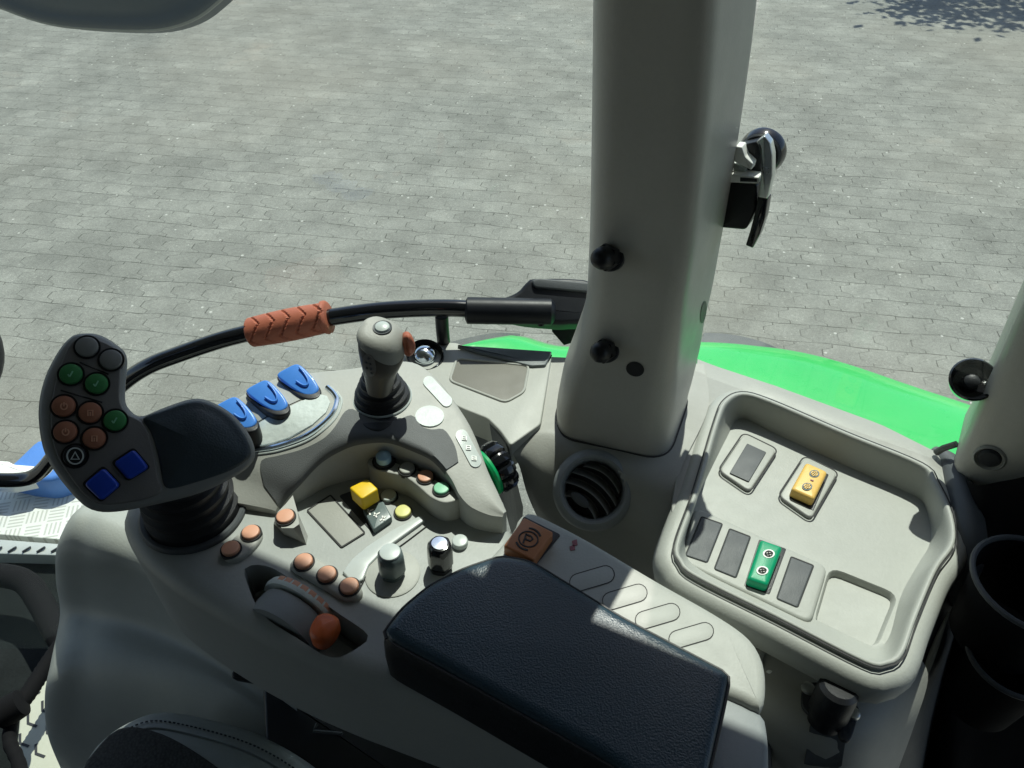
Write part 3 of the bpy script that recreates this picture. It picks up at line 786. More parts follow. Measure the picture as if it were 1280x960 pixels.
def pod_button(px, mt, sym):
    c0 = FPL.hit(*px); r = .0072
    b = MB().lathe([(r, -.003), (r, .0012), (r*.93, .0026), (r*.7, .0034), (r*.05, .0036)], c0, PN, 30).build('button', M[mt], lev)
    MB().lathe([(r*1.02, -.002), (r*1.2, -.002), (r*1.2, .0007), (r*1.02, .0004)], c0, PN, 30, caps=False).build('button_ring', M['black'], b)
    mk = MB(); q = lambda x, y: Plane(FPL.p + PN*.0037, PN).hit(px[0]+x, px[1]+y)
    if sym == 'slash': mk.ribbon([q(-2,3), q(2,-4)], .0009, PN); mk.ribbon([q(-4,0), q(-2,3)], .0009, PN)
    elif sym == 'ring': mk.ribbon([q(*t) for t in arc_px(0,0,4,4,-60,240,14)], .0009, PN); mk.ribbon([q(0,-5), q(0,0)], .0009, PN)
    elif sym == 'rec': mk.ribbon([q(-3,4), q(-3,-3), q(3,-3), q(3,4)], .0009, PN); mk.ribbon([q(0,-1), q(0,4)], .0009, PN)
    elif sym == 'tri':
        mk.ribbon([q(-5,4), q(5,4), q(0,-5)], .0011, PN, closed=True); mk.ribbon([q(*t) for t in arc_px(0,0,10,10,0,360,30)][:-1], .0009, PN, closed=True)
    else: mk.bm.free(); return
    mk.build('button_symbol', M['salmon' if mt == 'salmon_dim' else 'mint' if mt == 'green_btn' else 'white_btn' if mt == 'black' else 'teal'], b)
for px, mt, sy in (((109,434),'podrim',''), ((139,450),'podrim',''), ((89,468),'green_btn','slash'), ((121,480),'green_btn','slash'), ((80,508),'salmon_dim','ring'), ((113,516),'salmon_dim','rec'),
                   ((144,526),'green_btn','slash'), ((82,540),'salmon_dim','ring'), ((118,548),'salmon_dim','rec'), ((94,570),'black','tri')): pod_button(px, mt, sy)
mk = MB()
for a, b in (((100,453),(136,468)), ((76,488),(128,503))): mk.tube([FPL.hit(*a), FPL.hit(*b)], .0006, seg=6)
mk.build('face_groove', M['black'], lev)
for q in ([(141,578),(167,561),(186,584),(160,600)], [(104,605),(129,584),(150,606),(126,626)]):
    L = fillet([FPL.hit(u, v, .004) for u, v in q], .003)
    b = MB().slab(L, PN, .007, bev=.002, seg=3).build('blue_rocker', M['deepblue'], lev)
    Lr = fillet([FPL.hit(u + (u - (q[0][0]+q[2][0])/2)*.13, v + (v - (q[0][1]+q[2][1])/2)*.13, .0006) for u, v in q], .003)
    MB().slab(Lr, PN, .002, bev=.0003).build('rocker_bezel', M['black'], b)
bc = P(243, 640, HD); prof = [(.037, -.002), (.0372, .004)]
for k in range(6): 
    z = .006 + .011*k; r0 = .0365 - .0012*k
    prof += [(r0, z), (r0 + .0006, z + .004), (r0 - .003, z + .0065), (r0 - .0035, z + .0095)]
MB().lathe(prof, bc, (.0,.0,1), 56).build('boot', M['rubber'], lev)
MB().lathe([(.038, -.004), (.0425, -.004), (.0425, .003), (.041, .0045), (.038, .004)], bc, UPZ, 56, caps=False).build('boot_collar', M['darkgrey'], lev)

# ==================================================================  SIDE CONSOLE (fixed to the cab wall)
side = thing('side_console', P(700, 640, .9), 'grey cab side console with round air vent below the pillar', 'side console')
ctrl = [
 [(640,444,.505),(686,446,.505),(730,448,.505),(800,452,.505),(880,455,.505)],
 [(655,505,.505),(676,520,.505),(715,520,.505),(800,530,.505),(885,510,.505)],
 [(640,556,.507),(668,548,.507),(706,552,.507),(780,580,.507),(850,590,.507)],
 [(650,585,.530),(672,590,.527),(712,590,.525),(775,615,.525),(848,640,.520)],
 [(660,620,.570),(680,630,.565),(722,640,.560),(780,665,.556),(846,690,.545)],
 [(680,665,.640),(700,675,.630),(745,690,.620),(800,715,.612),(858,750,.585)],
 [(700,715,.740),(725,722,.730),(770,740,.720),(825,765,.710),(880,800,.660)],
 [(730,780,.900),(760,790,.890),(800,800,.880),(850,830,.870),(900,870,.850)]]
g = grid(ctrl, 16); mb = MB(); mb.loops(g, closed=False)
mb.bm.faces.ensure_lookup_table(); bt_ = BVHTree.FromBMesh(mb.bm)
vc, vnr, _i, _d = bt_.ray_cast(CAM, ray(742, 612).normalized())
bmesh.ops.delete(mb.bm, geom=[f for f in mb.bm.faces if (f.calc_center_median() - vc).length < .0300], context='FACES')
cons = mb.build('body', M['grey'], side)
SC = Surf(cons)
# front panel; flat field with the shade of a recess put into its colour
pan = [(500,446),(540,427),(571,428),(600,441),(664,458),(681,458),(690,441),(684,480),(676,530),(638,557),(626,539),(610,523),(577,510),(540,490),(510,470)]
pl = [P(u, v, .499) for u, v in pan]
MB().slab(fillet(pl, .004, 3), UPZ, .03, bev=.0015).build('front_panel', M['light'], side)
fld = fillet([P(u, v, .4985) for u, v in ((571,448),(661,457),(655,490),(632,503),(562,476))], .006, 5)
fo = MB().slab(fld, UPZ, .002, bev=.0002).build('recess_shade_field', M['field'], side)
MB().tube(fld + [fld[0]], .0013, seg=8).build('recess_rim', M['light'], fo)
fl = fillet([P(u, v, .496) for u, v in ((571,431),(690,439),(682,456),(664,457),(600,441))], .002)
MB().slab(fl, UPZ, .004, bev=.001).build('dark_flap', M['flap'], side)
# well wall behind the scroll wheel
wl = [(505,470,.52),(560,500,.52),(600,525,.52),(628,560,.52),(640,600,.52),(650,640,.52)]
mb = MB(); mb.loops([[P(u+4, v-6, .503) for u, v, h in wl], [P(*c) + Vector((0,0,-.08)) for c in wl]], closed=False); mb.build('well_wall', M['darkgrey'], side)
# chrome ball in its cup
bc = P(531, 447, .499)
d0 = MB().lathe([(.019, -.008), (.0195, .004), (.0185, .006), (.0165, .005), (.016, -.004)], bc, (.1,-.3,1), 40, caps=False).build('ball_cup', M['gloss'], side)
prof = [(.0118*math.sin(math.pi*k/14), .003 - .0118*math.cos(math.pi*k/14)*.8) for k in range(15)]
MB().lathe(prof, bc, (.1,-.3,1), 32).build('ball', M['chrome'], d0)
# air vent
vnr = -vnr if vnr.dot(ray(742, 612)) > 0 else vnr
vn = (vnr*.75 - ray(742, 612).normalized()*.5).normalized(); vc = vc + vn*.007
vent = MB().lathe([(.0385, -.035), (.0365, -.004), (.0345, .002), (.0325, .0045), (.0300, .006), (.0278, .005), (.0262, .001), (.0256, -.010), (.0250, -.022)], vc, vn, 56, caps=False).build('air_vent', M['drum'], side)
MB().lathe([(.0262, -.021), (.0262, -.0195), (.0002, -.0195)], vc, vn, 40).build('vent_throat', M['black'], vent)
vx = vn.cross(Vector((.25,.3,1))).normalized(); vy = vn.cross(vx).normalized()
dxv = (vx*.85 - vy*.5).normalized(); dyv = vn.cross(dxv).normalized()
dxw = Vector((.80,-.45,-.42)); dxw = (dxw - vn*dxw.dot(vn)).normalized(); dyw = vn.cross(dxw).normalized()
for k, off in enumerate((-.017, -.0065, .004, .0145)):
    half = math.sqrt(max(.0245**2 - off**2, 1e-6)); L1 = []; L2 = []
    for i in range(15):
        t = -1 + 2*i/14; bow = .006*(1-t*t)
        p = vc + dxw*half*t + dyw*(off - .004 + bow) + vn*.000
        L1.append(p); L2.append(p - vn*.014 + dyw*.006)
    mb = MB(); mb.loops([[p + dyw*.0006 for p in L1], L1, L2, [p + dyw*.0006 for p in L2]], closed=False); mb.build('louvre', M['podrim'], vent)
tabp = vc - dyw*.0145 - dxw*.004
MB().slab([tabp + dxw*x + dyw*y + vn*.001 for x, y in px_ellipse(0,0,.010,.0045,20)], vn, .008, bev=.001, dome=.0008).build('vent_tab', M['darkgrey'], vent)

# ==================================================================  SWITCH TRAY
HT = .500
tray = thing('switch_tray', P(1010, 690, .56), 'pale recessed side tray with a green and a yellow rocker switch', 'switch tray')
rim = [(927,490),(905,500),(893,525),(866,615),(843,680),(848,702),(868,721),(970,772),(1080,828),(1107,832),(1129,820),(1147,772),(1172,713),(1194,680),(1191,642),(1173,603),(1153,579),(1058,540),(962,499)]
def ring3(px, h, n=140): 
    pts = resample(catmull([P(u, v, h) for u, v in px], 5, True), n)
    return pts
RO = ring3(rim, HT)
lo = []
for dz, ins_ in ((-.036,.002),(-.034,-.007),(-.028,-.0125),(-.018,-.0140),(-.010,-.0125),(-.006,-.009),(-.0042,-.005),(-.0045,-.001),(-.0045,.0),(.0,.0005),(.0008,.0014),(.0008,.0030),(-.0004,.0042)):
    lo.append([p + Vector((0,0,dz)) for p in inset(RO, ins_, UPZ)])
floor_px = [(938,526),(922,524),(908,548),(872,622),(855,668),(860,690),(876,704),(960,745),(1075,801),(1097,808),(1112,795),(1126,745),(1147,706),(1162,680),(1162,652),(1152,626),(1128,613),(1050,579),(965,540)]
FP_ = ring3(floor_px, HT+.030, 400)
tc_ = P(1012, 668, HT+.030)
fang = sorted((math.atan2(p.y-tc_.y, p.x-tc_.x), i) for i, p in enumerate(FP_))
def floor_at(p):
    a_ = math.atan2(p.y-tc_.y, p.x-tc_.x)
    i_ = min(fang, key=lambda t: abs((t[0]-a_+math.pi) % (2*math.pi) - math.pi))[1]
    return FP_[i_].copy()
FLR = [floor_at(p) for p in RO]
rin = [p + Vector((0,0,-.004)) for p in inset(RO, .0052, UPZ)]
lo.append(rin)
for tz, t in ((.25,.10),(.6,.35),(.8,.62),(.92,.85),(1.0,1.0)):
    lo.append([Vector((lerp(a_.x, b_.x, t), lerp(a_.y, b_.y, t), lerp(a_.z, b_.z, tz))) for a_, b_ in zip(rin, FLR)])
mb = MB(); mb.loops(lo, cap0=True)
pk = fillet([P(u, v, HT+.030) for u, v in ((1037,708),(1124,743),(1096,812),(1016,780))], .011)
fl_lo = lo[-1]
bmt = mb.bm; bmesh.ops.remove_doubles(bmt, verts=bmt.verts, dist=1e-7)
def find_loop(pts):
    out = []
    for p in pts:
        out.append(min(bmt.verts, key=lambda v: (v.co - p).length_squared))
    return out
fv = find_loop(fl_lo)
fe_ = [e for e in bmt.edges if e.verts[0] in set(fv) and e.verts[1] in set(fv) and len(e.link_faces) == 1]
pv = [bmt.verts.new(p) for p in pk]
pe = [bmt.edges.new((pv[i], pv[(i+1) % len(pv)])) for i in range(len(pv))]
bmesh.ops.triangle_fill(bmt, edges=fe_ + pe, use_beauty=True, use_dissolve=False)
prev = pv
for dz, ins_ in ((-.0008,.0006),(-.003,.0018),(-.014,.0040),(-.0175,.0056),(-.0185,.0080)):
    cur = [bmt.verts.new(p + Vector((0,0,dz))) for p in inset(pk, ins_, UPZ)]
    for i in range(len(pv)):
        j = (i+1) % len(pv); bmt.faces.new((prev[i], prev[j], cur[j], cur[i]))
    prev = cur
bmt.faces.new(prev)
trayb = mb.build('tray_body', M['tray'], tray, sharp=50)
mb = MB(); mb.ribbon(inset(RO, -.0006, UPZ), .0012, UPZ, closed=True, thick=.0002)
mb.build('rim_joint', M['line'], trayb)
HF = HT + .0295
HB = HT + .024                       # switch bank a little above the tray floor
bank = fillet([P(u, v, HB) for u, v in ((868,632),(1036,707),(1014,780),(852,702))], .009)
MB().slab(bank, UPZ, .012, bev=.003, seg=4).build('switch_bank', M['tray'], tray)
def rocker(px, h, mat, hgt, name, bev=.001, r=.0015, tilt=0):
    L = fillet([P(u, v, h-hgt) for u, v in px], r)
    o = MB().slab(L, (0,0,1), hgt + .004, bev=bev, seg=4, dome=.0006 if hgt > .004 else 0).build(name, M[mat], tray)
    return o
for q in (((877,646),(903,655),(884,703),(857,694)), ((912,661),(938,671),(920,722),(893,711)), ((989,696),(1017,707),(997,759),(971,748))):
    b = rocker(q, HB, 'darkgrey', .0012, 'blank_switch')
    MB().ribbon(fillet([P(u, v, HB-.0001) for u, v in q], .0015), .0012, UPZ, closed=True, thick=.0003).build('switch_joint', M['line'], b)
gq = ((951,673),(979,683),(960,732),(934,723))
gb = rocker(gq, HB, 'rocker_green', .009, 'green_rocker', bev=.003, r=.003)
gr = MB().slab(fillet([P(u, v, HB-.0004) for u, v in ((949,674),(983,686),(962,743),(930,732))], .0015), UPZ, .002, bev=.0002).build('rocker_socket', M['black'], tray)
frm = MB()
fq = [(930,542),(971,562),(937,614),(899,588)]
L = fillet([P(u, v, HF-.003) for u, v in fq], .006, 6)
f1 = MB().slab(L, UPZ, .005, bev=.0014).build('switch_frame', M['light'], tray)
MB().ribbon(inset(L, -.001, UPZ), .0013, UPZ, closed=True, thick=.0003).build('frame_joint', M['line'], f1)
MB().slab(fillet([P(u, v, HF-.0042) for u, v in ((934,554),(958,565),(936,602),(912,591))], .001), UPZ, .003, bev=.0004).build('blank_switch', M['darkgrey'], f1)
fq = [(1006,571),(1047,591),(1014,648),(974,620)]
L = fillet([P(u, v, HF-.003) for u, v in fq], .006, 6)
f2 = MB().slab(L, UPZ, .005, bev=.0014).build('switch_frame', M['light'], tray)
MB().ribbon(inset(L, -.001, UPZ), .0013, UPZ, closed=True, thick=.0003).build('frame_joint', M['line'], f2)
MB().slab(fillet([P(u, v, HF-.0035) for u, v in ((1008,580),(1036,593),(1017,638),(987,622))], .001), UPZ, .002, bev=.0002).build('rocker_socket', M['black'], f2)
yq = ((1008,577),(1035,589),(1018,624),(989,611))
yb = rocker(yq, HF-.003, 'rocker_yellow', .010, 'yellow_rocker', bev=.0028, r=.003)
def icon(c0, h, col, ink, parent, r=8):
    pl = HP(h)
    MB().slab([pl.hit(*q, .0002) for q in px_ellipse(c0[0], c0[1], r, r*.72, 20)], UPZ, .0006, bev=0).build('icon_disc', M[col], parent)
    mk = MB(); pl2 = HP(h-.0004)
    mk.ribbon([pl2.hit(*q) for q in arc_px(c0[0], c0[1], r*.6, r*.42, 0, 360, 18)][:-1], .0009, UPZ, closed=True)
    mk.ribbon([pl2.hit(c0[0]-r*.7, c0[1]+r*.1), pl2.hit(c0[0]+r*.7, c0[1]-r*.1)], .0010, UPZ)
    mk.ribbon([pl2.hit(c0[0]-r*.1, c0[1]-r*.5), pl2.hit(c0[0]+r*.1, c0[1]+r*.5)], .0009, UPZ)
    mk.build('icon_mark', M[ink], parent)
icon((961,692), HB-.0097, 'ivory', 'mark', gb, 7.5); icon((953,713), HB-.0097, 'ivory', 'mark', gb, 7.5)
icon((1018,592), HF-.0137, 'teal', 'rocker_yellow', yb, 6.5); icon((1009,608), HF-.0137, 'teal', 'rocker_yellow', yb, 6.5)
mb = MB(); mb.ribbon([HP(HF-.0139).hit(1013,600), HP(HF-.0139).hit(1017,601)], .0012, UPZ); mb.build('icon_dash', M['warn'], yb)

# sill between tray and windows, lower slope under the tray
lower = thing('lower_console', P(1000, 900, .9), 'pale sloping side wall below the switch tray', 'wall panel')
ctrl = [[(868,722,.556),(950,765,.556),(1020,800,.556),(1085,828,.556),(1150,820,.556)],
        [(876,780,.563),(950,818,.557),(1020,850,.555),(1090,870,.555),(1160,850,.57)],
        [(885,850,.59),(945,885,.566),(1010,915,.560),(1080,930,.566),(1140,915,.60)],
        [(900,930,.66),(945,955,.63),(1000,985,.62),(1060,1000,.625),(1110,1000,.68)],
        [(920,1040,.80),(960,1060,.74),(1000,1080,.73),(1050,1090,.74),(1090,1090,.82)]]
mb = MB(); mb.loops(grid(ctrl, 5), closed=False); low = mb.build('slope', M['grey'], lower)
SL = Surf(low)
sill = [(872,448),(892,456),(971,482),(1102,530),(1172,565),(1196,600),(1206,650),(1207,700),(1197,712),(1198,682),(1194,642),(1176,604),(1156,580),(1060,541),(964,500),(927,491),(906,501),(893,526),(866,615),(850,640),(838,640),(850,560)]
MB().slab(resample([P(u, v, HT+.0075) for u, v in sill], 90), UPZ, .12, bev=.0015, seg=2).build('window_sill', M['grey'], side)

# ==================================================================  POWER SOCKET on the slope
sk = thing('power_socket', SL.at(1040, 880), 'black capped power socket on a screwed flange below the tray', 'socket')
n_ = SL.nrm(1040, 880)
fp = Plane(SL.at(1040, 885) + n_*.001, n_)
fl = [(1003,862),(1012,853),(1030,855),(1045,870),(1066,878),(1074,886),(1070,906),(1062,926),(1050,922),(1046,906),(1030,910),(1020,898),(1004,884)]
MB().slab(resample(catmull([fp.hit(*q, .003) for q in fl], 4, True), 60), n_, .003, bev=.0008).build('flange', M['dark'], sk)
pa = fp.hit(1032, 897); pb = fp.hit(1050, 858, .034)
axn = (pb - pa).normalized()
cl = (pb-pa).length
MB().lathe([(.012, -.004), (.0125, .004), (.0142, .008), (.0142, cl*.75), (.0135, cl*.92), (.0105, cl), (.002, cl*1.01)], pa, axn, 36).build('socket_cap', M['black'], sk)
for q in ((1010,861),(1066,892)):
    MB().lathe([(.0052, 0), (.0048, .002), (.003, .0028), (.0002, .0026)], fp.hit(*q, .003), n_, 20).build('screw', M['steel'], sk)
# hinge hardware beside the armrest
hg = thing('strut_hinge', SL.at(962, 850), 'small dark hinge with grey round cap beside the armrest end', 'hinge')
hp = Plane(P(962, 830, .56), (-.2,-.55,.8))
MB().lathe([(.012, -.02), (.0125, .0), (.0115, .003), (.008, .003), (.0075, -.01)], hp.hit(962, 828), (.3,-.4,.85), 30, caps=False).build('cap_ring', M['grey'], hg)
MB().tube(catmull([hp.hit(*q) for q in ((958,842),(966,858),(962,880),(957,930),(955,1000))], 5), .005, seg=10).build('hinge_strut', M['dark'], hg)
MB().lathe([(.003, -.002), (.003, .002), (.001, .003)], hp.hit(961, 842, .006), (.0,-.6,.8), 14).build('rivet', M['ivory'], hg)
# dark strap hanging below the socket
MB().slab(resample([SL.at(u, v, .003) or P(u, v, .8) for u, v in ((1012,905),(1056,915),(1050,955),(1006,950))], 24), n_, .002, bev=.0005).build('strap', M['darkgrey'], sk)

# ==================================================================  B PILLAR
pil = thing('cab_pillar', PY(790, 560, .47), 'thick grey cab pillar with two black acorn nuts', 'pillar')
def pillar_section(z_h, xl, xr, xb, yf, yb, rb):
    z = ZC - z_h
    return fillet([Vector((a, b, z)) for a, b in ((xl, yf + .026), (xr, yf - .004), (xb, yb), (xl + .016, yb + .02), (xl - .002, yf + .06))], rb, 7)
def xat(u, y, z):      # world x seen at column u for a point of depth y and height z
    dep = y*cp + (ZC - z)*sp; return (u - 640)/F*dep
yf = .478; secs = []
for h_, uL, uR, uB, rb in ((-.27,756,905,992,.016),(-.10,753,897,973,.016),(.05,750,890,964,.016),(.15,748,885,954,.016),(.28,744,865,922,.016),(.34,741,852,907,.016),(.385,737,844,897,.018),(.42,724,838,888,.020),(.45,710,834,882,.022),(.48,702,832,873,.024),(.4965,699,832,867,.025),(.515,699,832,863,.025)):
    z = ZC - h_; y = yf + (0 if h_ < .42 else -(h_-.42)*.16); yb = y + .088
    secs.append(resample(pillar_section(h_, xat(uL, y+.026, z), xat(uR, y, z), xat(uB, yb, z), y, yb, rb), 72))
dense = [[*col] for col in zip(*[catmull([s[i] for s in secs], 4) for i in range(72)])]
mb = MB(); mb.loops(dense, cap0=True, cap1=True); pb_ = mb.build('pillar_trim', M['pillar'], pil, sharp=60)
SP = Surf(pb_)
foot = dense[-1]
MB().tube(inset([Vector((p.x, p.y, ZC-.5055)) for p in secs[-1]], -.0002, UPZ), .0010, seg=6).build('foot_joint', M['line'], pil)
for q in ((763,321),(758,437)):
    c0 = SP.at(*q); nn = (SP.nrm(*q) + Vector((-.15,-.1,.55))).normalized()
    a = MB().lathe([(.0112, -.003), (.0112, .0015), (.0095, .002), (.0002, .002)], c0, nn, 30).build('washer', M['dark'], pil)
    MB().lathe([(.0100, .002), (.0105, .009), (.0100, .013)], c0, nn, 6).build('hex_nut', M['black'], a, sharp=20)
    MB().lathe([(.0088, .012), (.0088, .017), (.0072, .022), (.004, .0245), (.0003, .025)], c0, nn, 24).build('acorn_cap', M['black'], a)
sheet_on(SP, px_ellipse(794,461,11.5,9,rot=15), .0004, M['black'], 'plug_hole', pil, cut=6, drop=.0003)
sheet_on(SP, px_ellipse(879,390,3.5,14,rot=8), .0004, M['dark'], 'plug_hole', pil, cut=6, drop=.0003)

# ==================================================================  REAR PILLAR and dark trim
NW = Vector((.52, .854, 0)).normalized()
WP = Plane((.198, .573, ZC), NW)                   # plane of the rear side window
rp = thing('rear_pillar', P(1240, 640, .6), 'dark grey rear cab pillar with round bolt cap', 'pillar')
RPn = Vector((-.55, -.83, .05)).normalized(); RPp = Plane(WP.hit(1192, 577, -.012), -RPn)
def rpt(u, v, off=0): return RPp.hit(u, v) + RPn*off
left = [(1360,206),(1320,292),(1280,376),(1246,455),(1224,506),(1205,550),(1192,577),(1196,605)]
Lf = catmull([rpt(u, v) for u, v in left], 4)
wdir = (RPn.cross(Vector((0,0,1)))).normalized()
if wdir.x < 0: wdir = -wdir
lo = []
for p in Lf:
    lo.append([p + NW*.06, p - RPn*.004, p + wdir*.004 + RPn*.004, p + wdir*.014 + RPn*.009, p + wdir*.05 + RPn*.012, p + wdir*.16 + RPn*.012])
top_ = [q + Vector((0,0,.35)) + wdir*.10 for q in lo[0]]
mb = MB(); mb.loops([top_] + lo, closed=False); rpo = mb.build('pillar_trim', M['pillar'], rp)
SR = Surf(rpo); bcn = SR.at(1237, 572)
b = MB().lathe([(.0115, -.002), (.0125, .001), (.011, .0025), (.009, .0), (.0085, .0)], bcn, RPn, 30, caps=False).build('cap_ring', M['grey'], rp)
MB().lathe([(.0088, -.003), (.0088, .001), (.007, .003), (.0003, .0034)], bcn, RPn, 24).build('bolt_cap', M['dark'], b)
MB().tube(catmull([P(u, v, h) for u, v, h in ((1166,566,.515),(1186,580,.512),(1200,612,.508),(1209,652,.508),(1212,690,.515),(1204,722,.53),(1196,752,.56))], 5), lambda t: .007 + .006*math.sin(math.pi*t), seg=14).build('corner_trim', M['darkgrey'], rp)
# rear corner, its shade put into a black sheet, with cup holders
bk = thing('rear_corner_shade', P(1240, 900, .9), 'black sheet put in for the shaded rear corner beside the tray', 'panel')
ctrl = [[(1190,570,.53),(1215,604,.485),(1260,600,.465),(1330,590,.44),(1560,590,.40)],[(1200,700,.57),(1218,690,.53),(1260,680,.52),(1340,680,.50),(1590,690,.45)],[(1190,780,.64),(1210,780,.60),(1250,790,.60),(1340,790,.58),(1600,800,.52)],[(1165,870,.72),(1190,875,.68),(1240,880,.68),(1350,880,.66),(1620,890,.59)],[(1150,1000,.82),(1180,1000,.78),(1230,1000,.78),(1340,1000,.76),(1620,1010,.68)]]
mb = MB(); mb.loops(grid(ctrl, 5), closed=False); mb.build('panel', M['deep_black'], bk)
sd = thing('tray_side_wall', P(1150, 900, .8), 'dark grey tray end wall with pale edge strip', 'wall panel')
ctrl = [[(1196,690,.535),(1204,700,.545),(1208,720,.60)],[(1172,770,.56),(1190,780,.58),(1200,790,.66)],[(1140,850,.59),(1162,850,.62),(1180,860,.70)],[(1118,930,.66),(1150,930,.70),(1165,930,.78)],[(1100,1010,.76),(1140,1010,.78),(1150,1010,.86)]]
mb = MB(); mb.loops(grid(ctrl, 5), closed=False); mb.build('wall', M['darkgrey'], sd)
MB().tube(catmull([P(u, v, h) for u, v, h in ((1186,765,.560),(1172,800,.572),(1158,838,.585),(1141,880,.61))], 5), lambda t: .0006 + .0022*math.sin(math.pi*t), seg=8).build('edge_strip', M['light'], sd)
for k, (c0, rr, lab) in enumerate((((1294,730), .042, 'black cup holder ring, upper of the two in the dark rear corner'), ((1268,822), .033, 'black cup holder ring, lower of the two in the dark rear corner'))):
    cc = P(c0[0], c0[1], .485 + .065*k)
    ch = thing('cup_holder', cc, lab, 'cup holder', 'cup holders in the rear corner')
    rg = [cc + Vector((math.cos(t)*rr, math.sin(t)*rr, 0)) for t in (2*math.pi*i/40 for i in range(40))]
    MB().tube(rg + [rg[0]], .0022, seg=8).build('ring', M['darkgrey'], ch)
    MB().lathe([(rr*.8, -.07), (rr*.97, -.002)], cc, UPZ, 36, caps=False).build('cup', M['deep_black'], ch)

# ==================================================================  WINDOWS
def pane(name, pts, label):
    o = MB(); o.loops([[pts[0], pts[1]], [pts[3], pts[2]]], closed=False)
    return tag(o.build(name, M['glass'], smooth=False), label, 'window')
YW = .665
pane('window_pane', [Vector((-1.5, YW, ZC-1.2)), Vector((.13, YW, ZC-1.2)), Vector((.13, YW, ZC+.25)), Vector((-1.5, YW, ZC+.25))], 'clear door glass behind the black grab rail, left of the thick pillar')
A = Vector((.175, .586, 0)); tdir = Vector((.854, -.52, 0))
pane('window_pane', [A + Vector((0,0,ZC-.60)) - NW*0, A + tdir*.55 + Vector((0,0,ZC-.60)), A + tdir*.55 + Vector((0,0,ZC+.25)), A + Vector((0,0,ZC+.25))], 'clear side glass with black latch, between the two pillars')
# seal at the pillar corner
sp0 = [WP.hit(u, v, .004) for u, v in ((1170,566),(1180,560),(1196,555))]
MB().tube(sp0, .003, seg=8).build('window_seal', M['rubber'], rp)

# latch on the rear side glass
LP = Plane(WP.p - NW*.030, NW)
lt = thing('window_latch', LP.hit(925, 260), 'black window latch with curved silver handle on the pillar edge', 'latch')
disc = WP.hit(953, 189, -.004)
dk = MB().lathe([(.0005, .010), (.008, .010), (.0165, .006), (.0182, .002), (.0182, -.002), (.0005, -.002)], disc, -NW, 40).build('glass_mount', M['gloss'], lt)
MB().lathe([(.0140, .0080), (.0152, .0085), (.0165, .0065)], disc, -NW, 40, caps=False).build('mount_ring', M['dark'], dk)
hd = [(950,174),(956,182),(958,195),(958,219),(953,248),(949,272),(943,292),(936,309)]
def blade(pts, wid, off, th, name, mat):
    L = []; Rr = []
    for i, (u, v) in enumerate(pts):
        a = pts[max(i-1,0)]; b = pts[min(i+1,len(pts)-1)]; dx, dy = b[0]-a[0], b[1]-a[1]; l = math.hypot(dx, dy); nx, ny = -dy/l, dx/l; w_ = wid[i]
        L.append((u+nx*w_, v+ny*w_)); Rr.append((u-nx*w_, v-ny*w_))
    pol = [LP.hit(u, v, off) for u, v in L + Rr[::-1]]
    return MB().slab(fillet(pol, .001, 2), -NW, th, bev=.0015, seg=3).build(name, M[mat], lt)
blade(hd[:5], (6.5,7,7.5,7.5,6), -.006, .008, 'handle_upper', 'steel')
blade(hd[4:], (6.5,7,6.5,5), -.005, .010, 'handle_grip', 'gloss')
MB().slab(fillet([LP.hit(u, v) for u, v in ((908,228),(946,231),(945,262),(932,288),(899,285))], .003), -NW, .022, bev=.002).build('latch_block', M['black'], lt)
MB().slab(fillet([LP.hit(u, v, -.003) for u, v in ((909,222),(913,218),(948,222),(948,230),(910,228))], .0008), -NW, .020, bev=.0008).build('hinge_plate', M['ivory'], lt)
MB().slab(fillet([LP.hit(u, v, -.0035) for u, v in ((925,222),(946,223.5),(946,227.5),(925,227))], .0003), -NW, .001, bev=.0001).build('slot', M['black'], lt)
MB().slab(fillet([LP.hit(u, v, -.001) for u, v in ((919,183),(927,184),(931,196),(941,205),(939,213),(917,202))], .001), -NW, .010, bev=.001).build('bracket', M['ivory'], lt)
MB().slab(fillet([LP.hit(u, v, .004) for u, v in ((917,203),(932,210),(931,220),(916,217))], .001), -NW, .010, bev=.001).build('bracket_foot', M['white_btn'], lt)
MB().slab(fillet([LP.hit(u, v, .008) for u, v in ((925,182),(950,176),(952,215),(936,220))], .001), -NW, .010, bev=.001).build('latch_arm', M['black'], lt)
# black rubber stop on the glass
sc_ = WP.hit(1216, 475, -.002)
stp = thing('rubber_stop', sc_, 'round black rubber stop on the glass beside the rear pillar', 'bumper')
sax = Vector((-.30, -.50, .72)).normalized()
MB().lathe([(.010, -.02), (.015, -.012), (.0172, -.002), (.0178, .002), (.0165, .0035), (.015, .001), (.0125, -.008), (.0002, -.010)], sc_, sax, 40).build('cup', M['gloss'], stp)
MB().lathe([(.006, -.010), (.0058, -.002), (.0035, -.0005), (.0002, -.0002)], sc_, sax, 24).build('stud', M['dark'], stp)

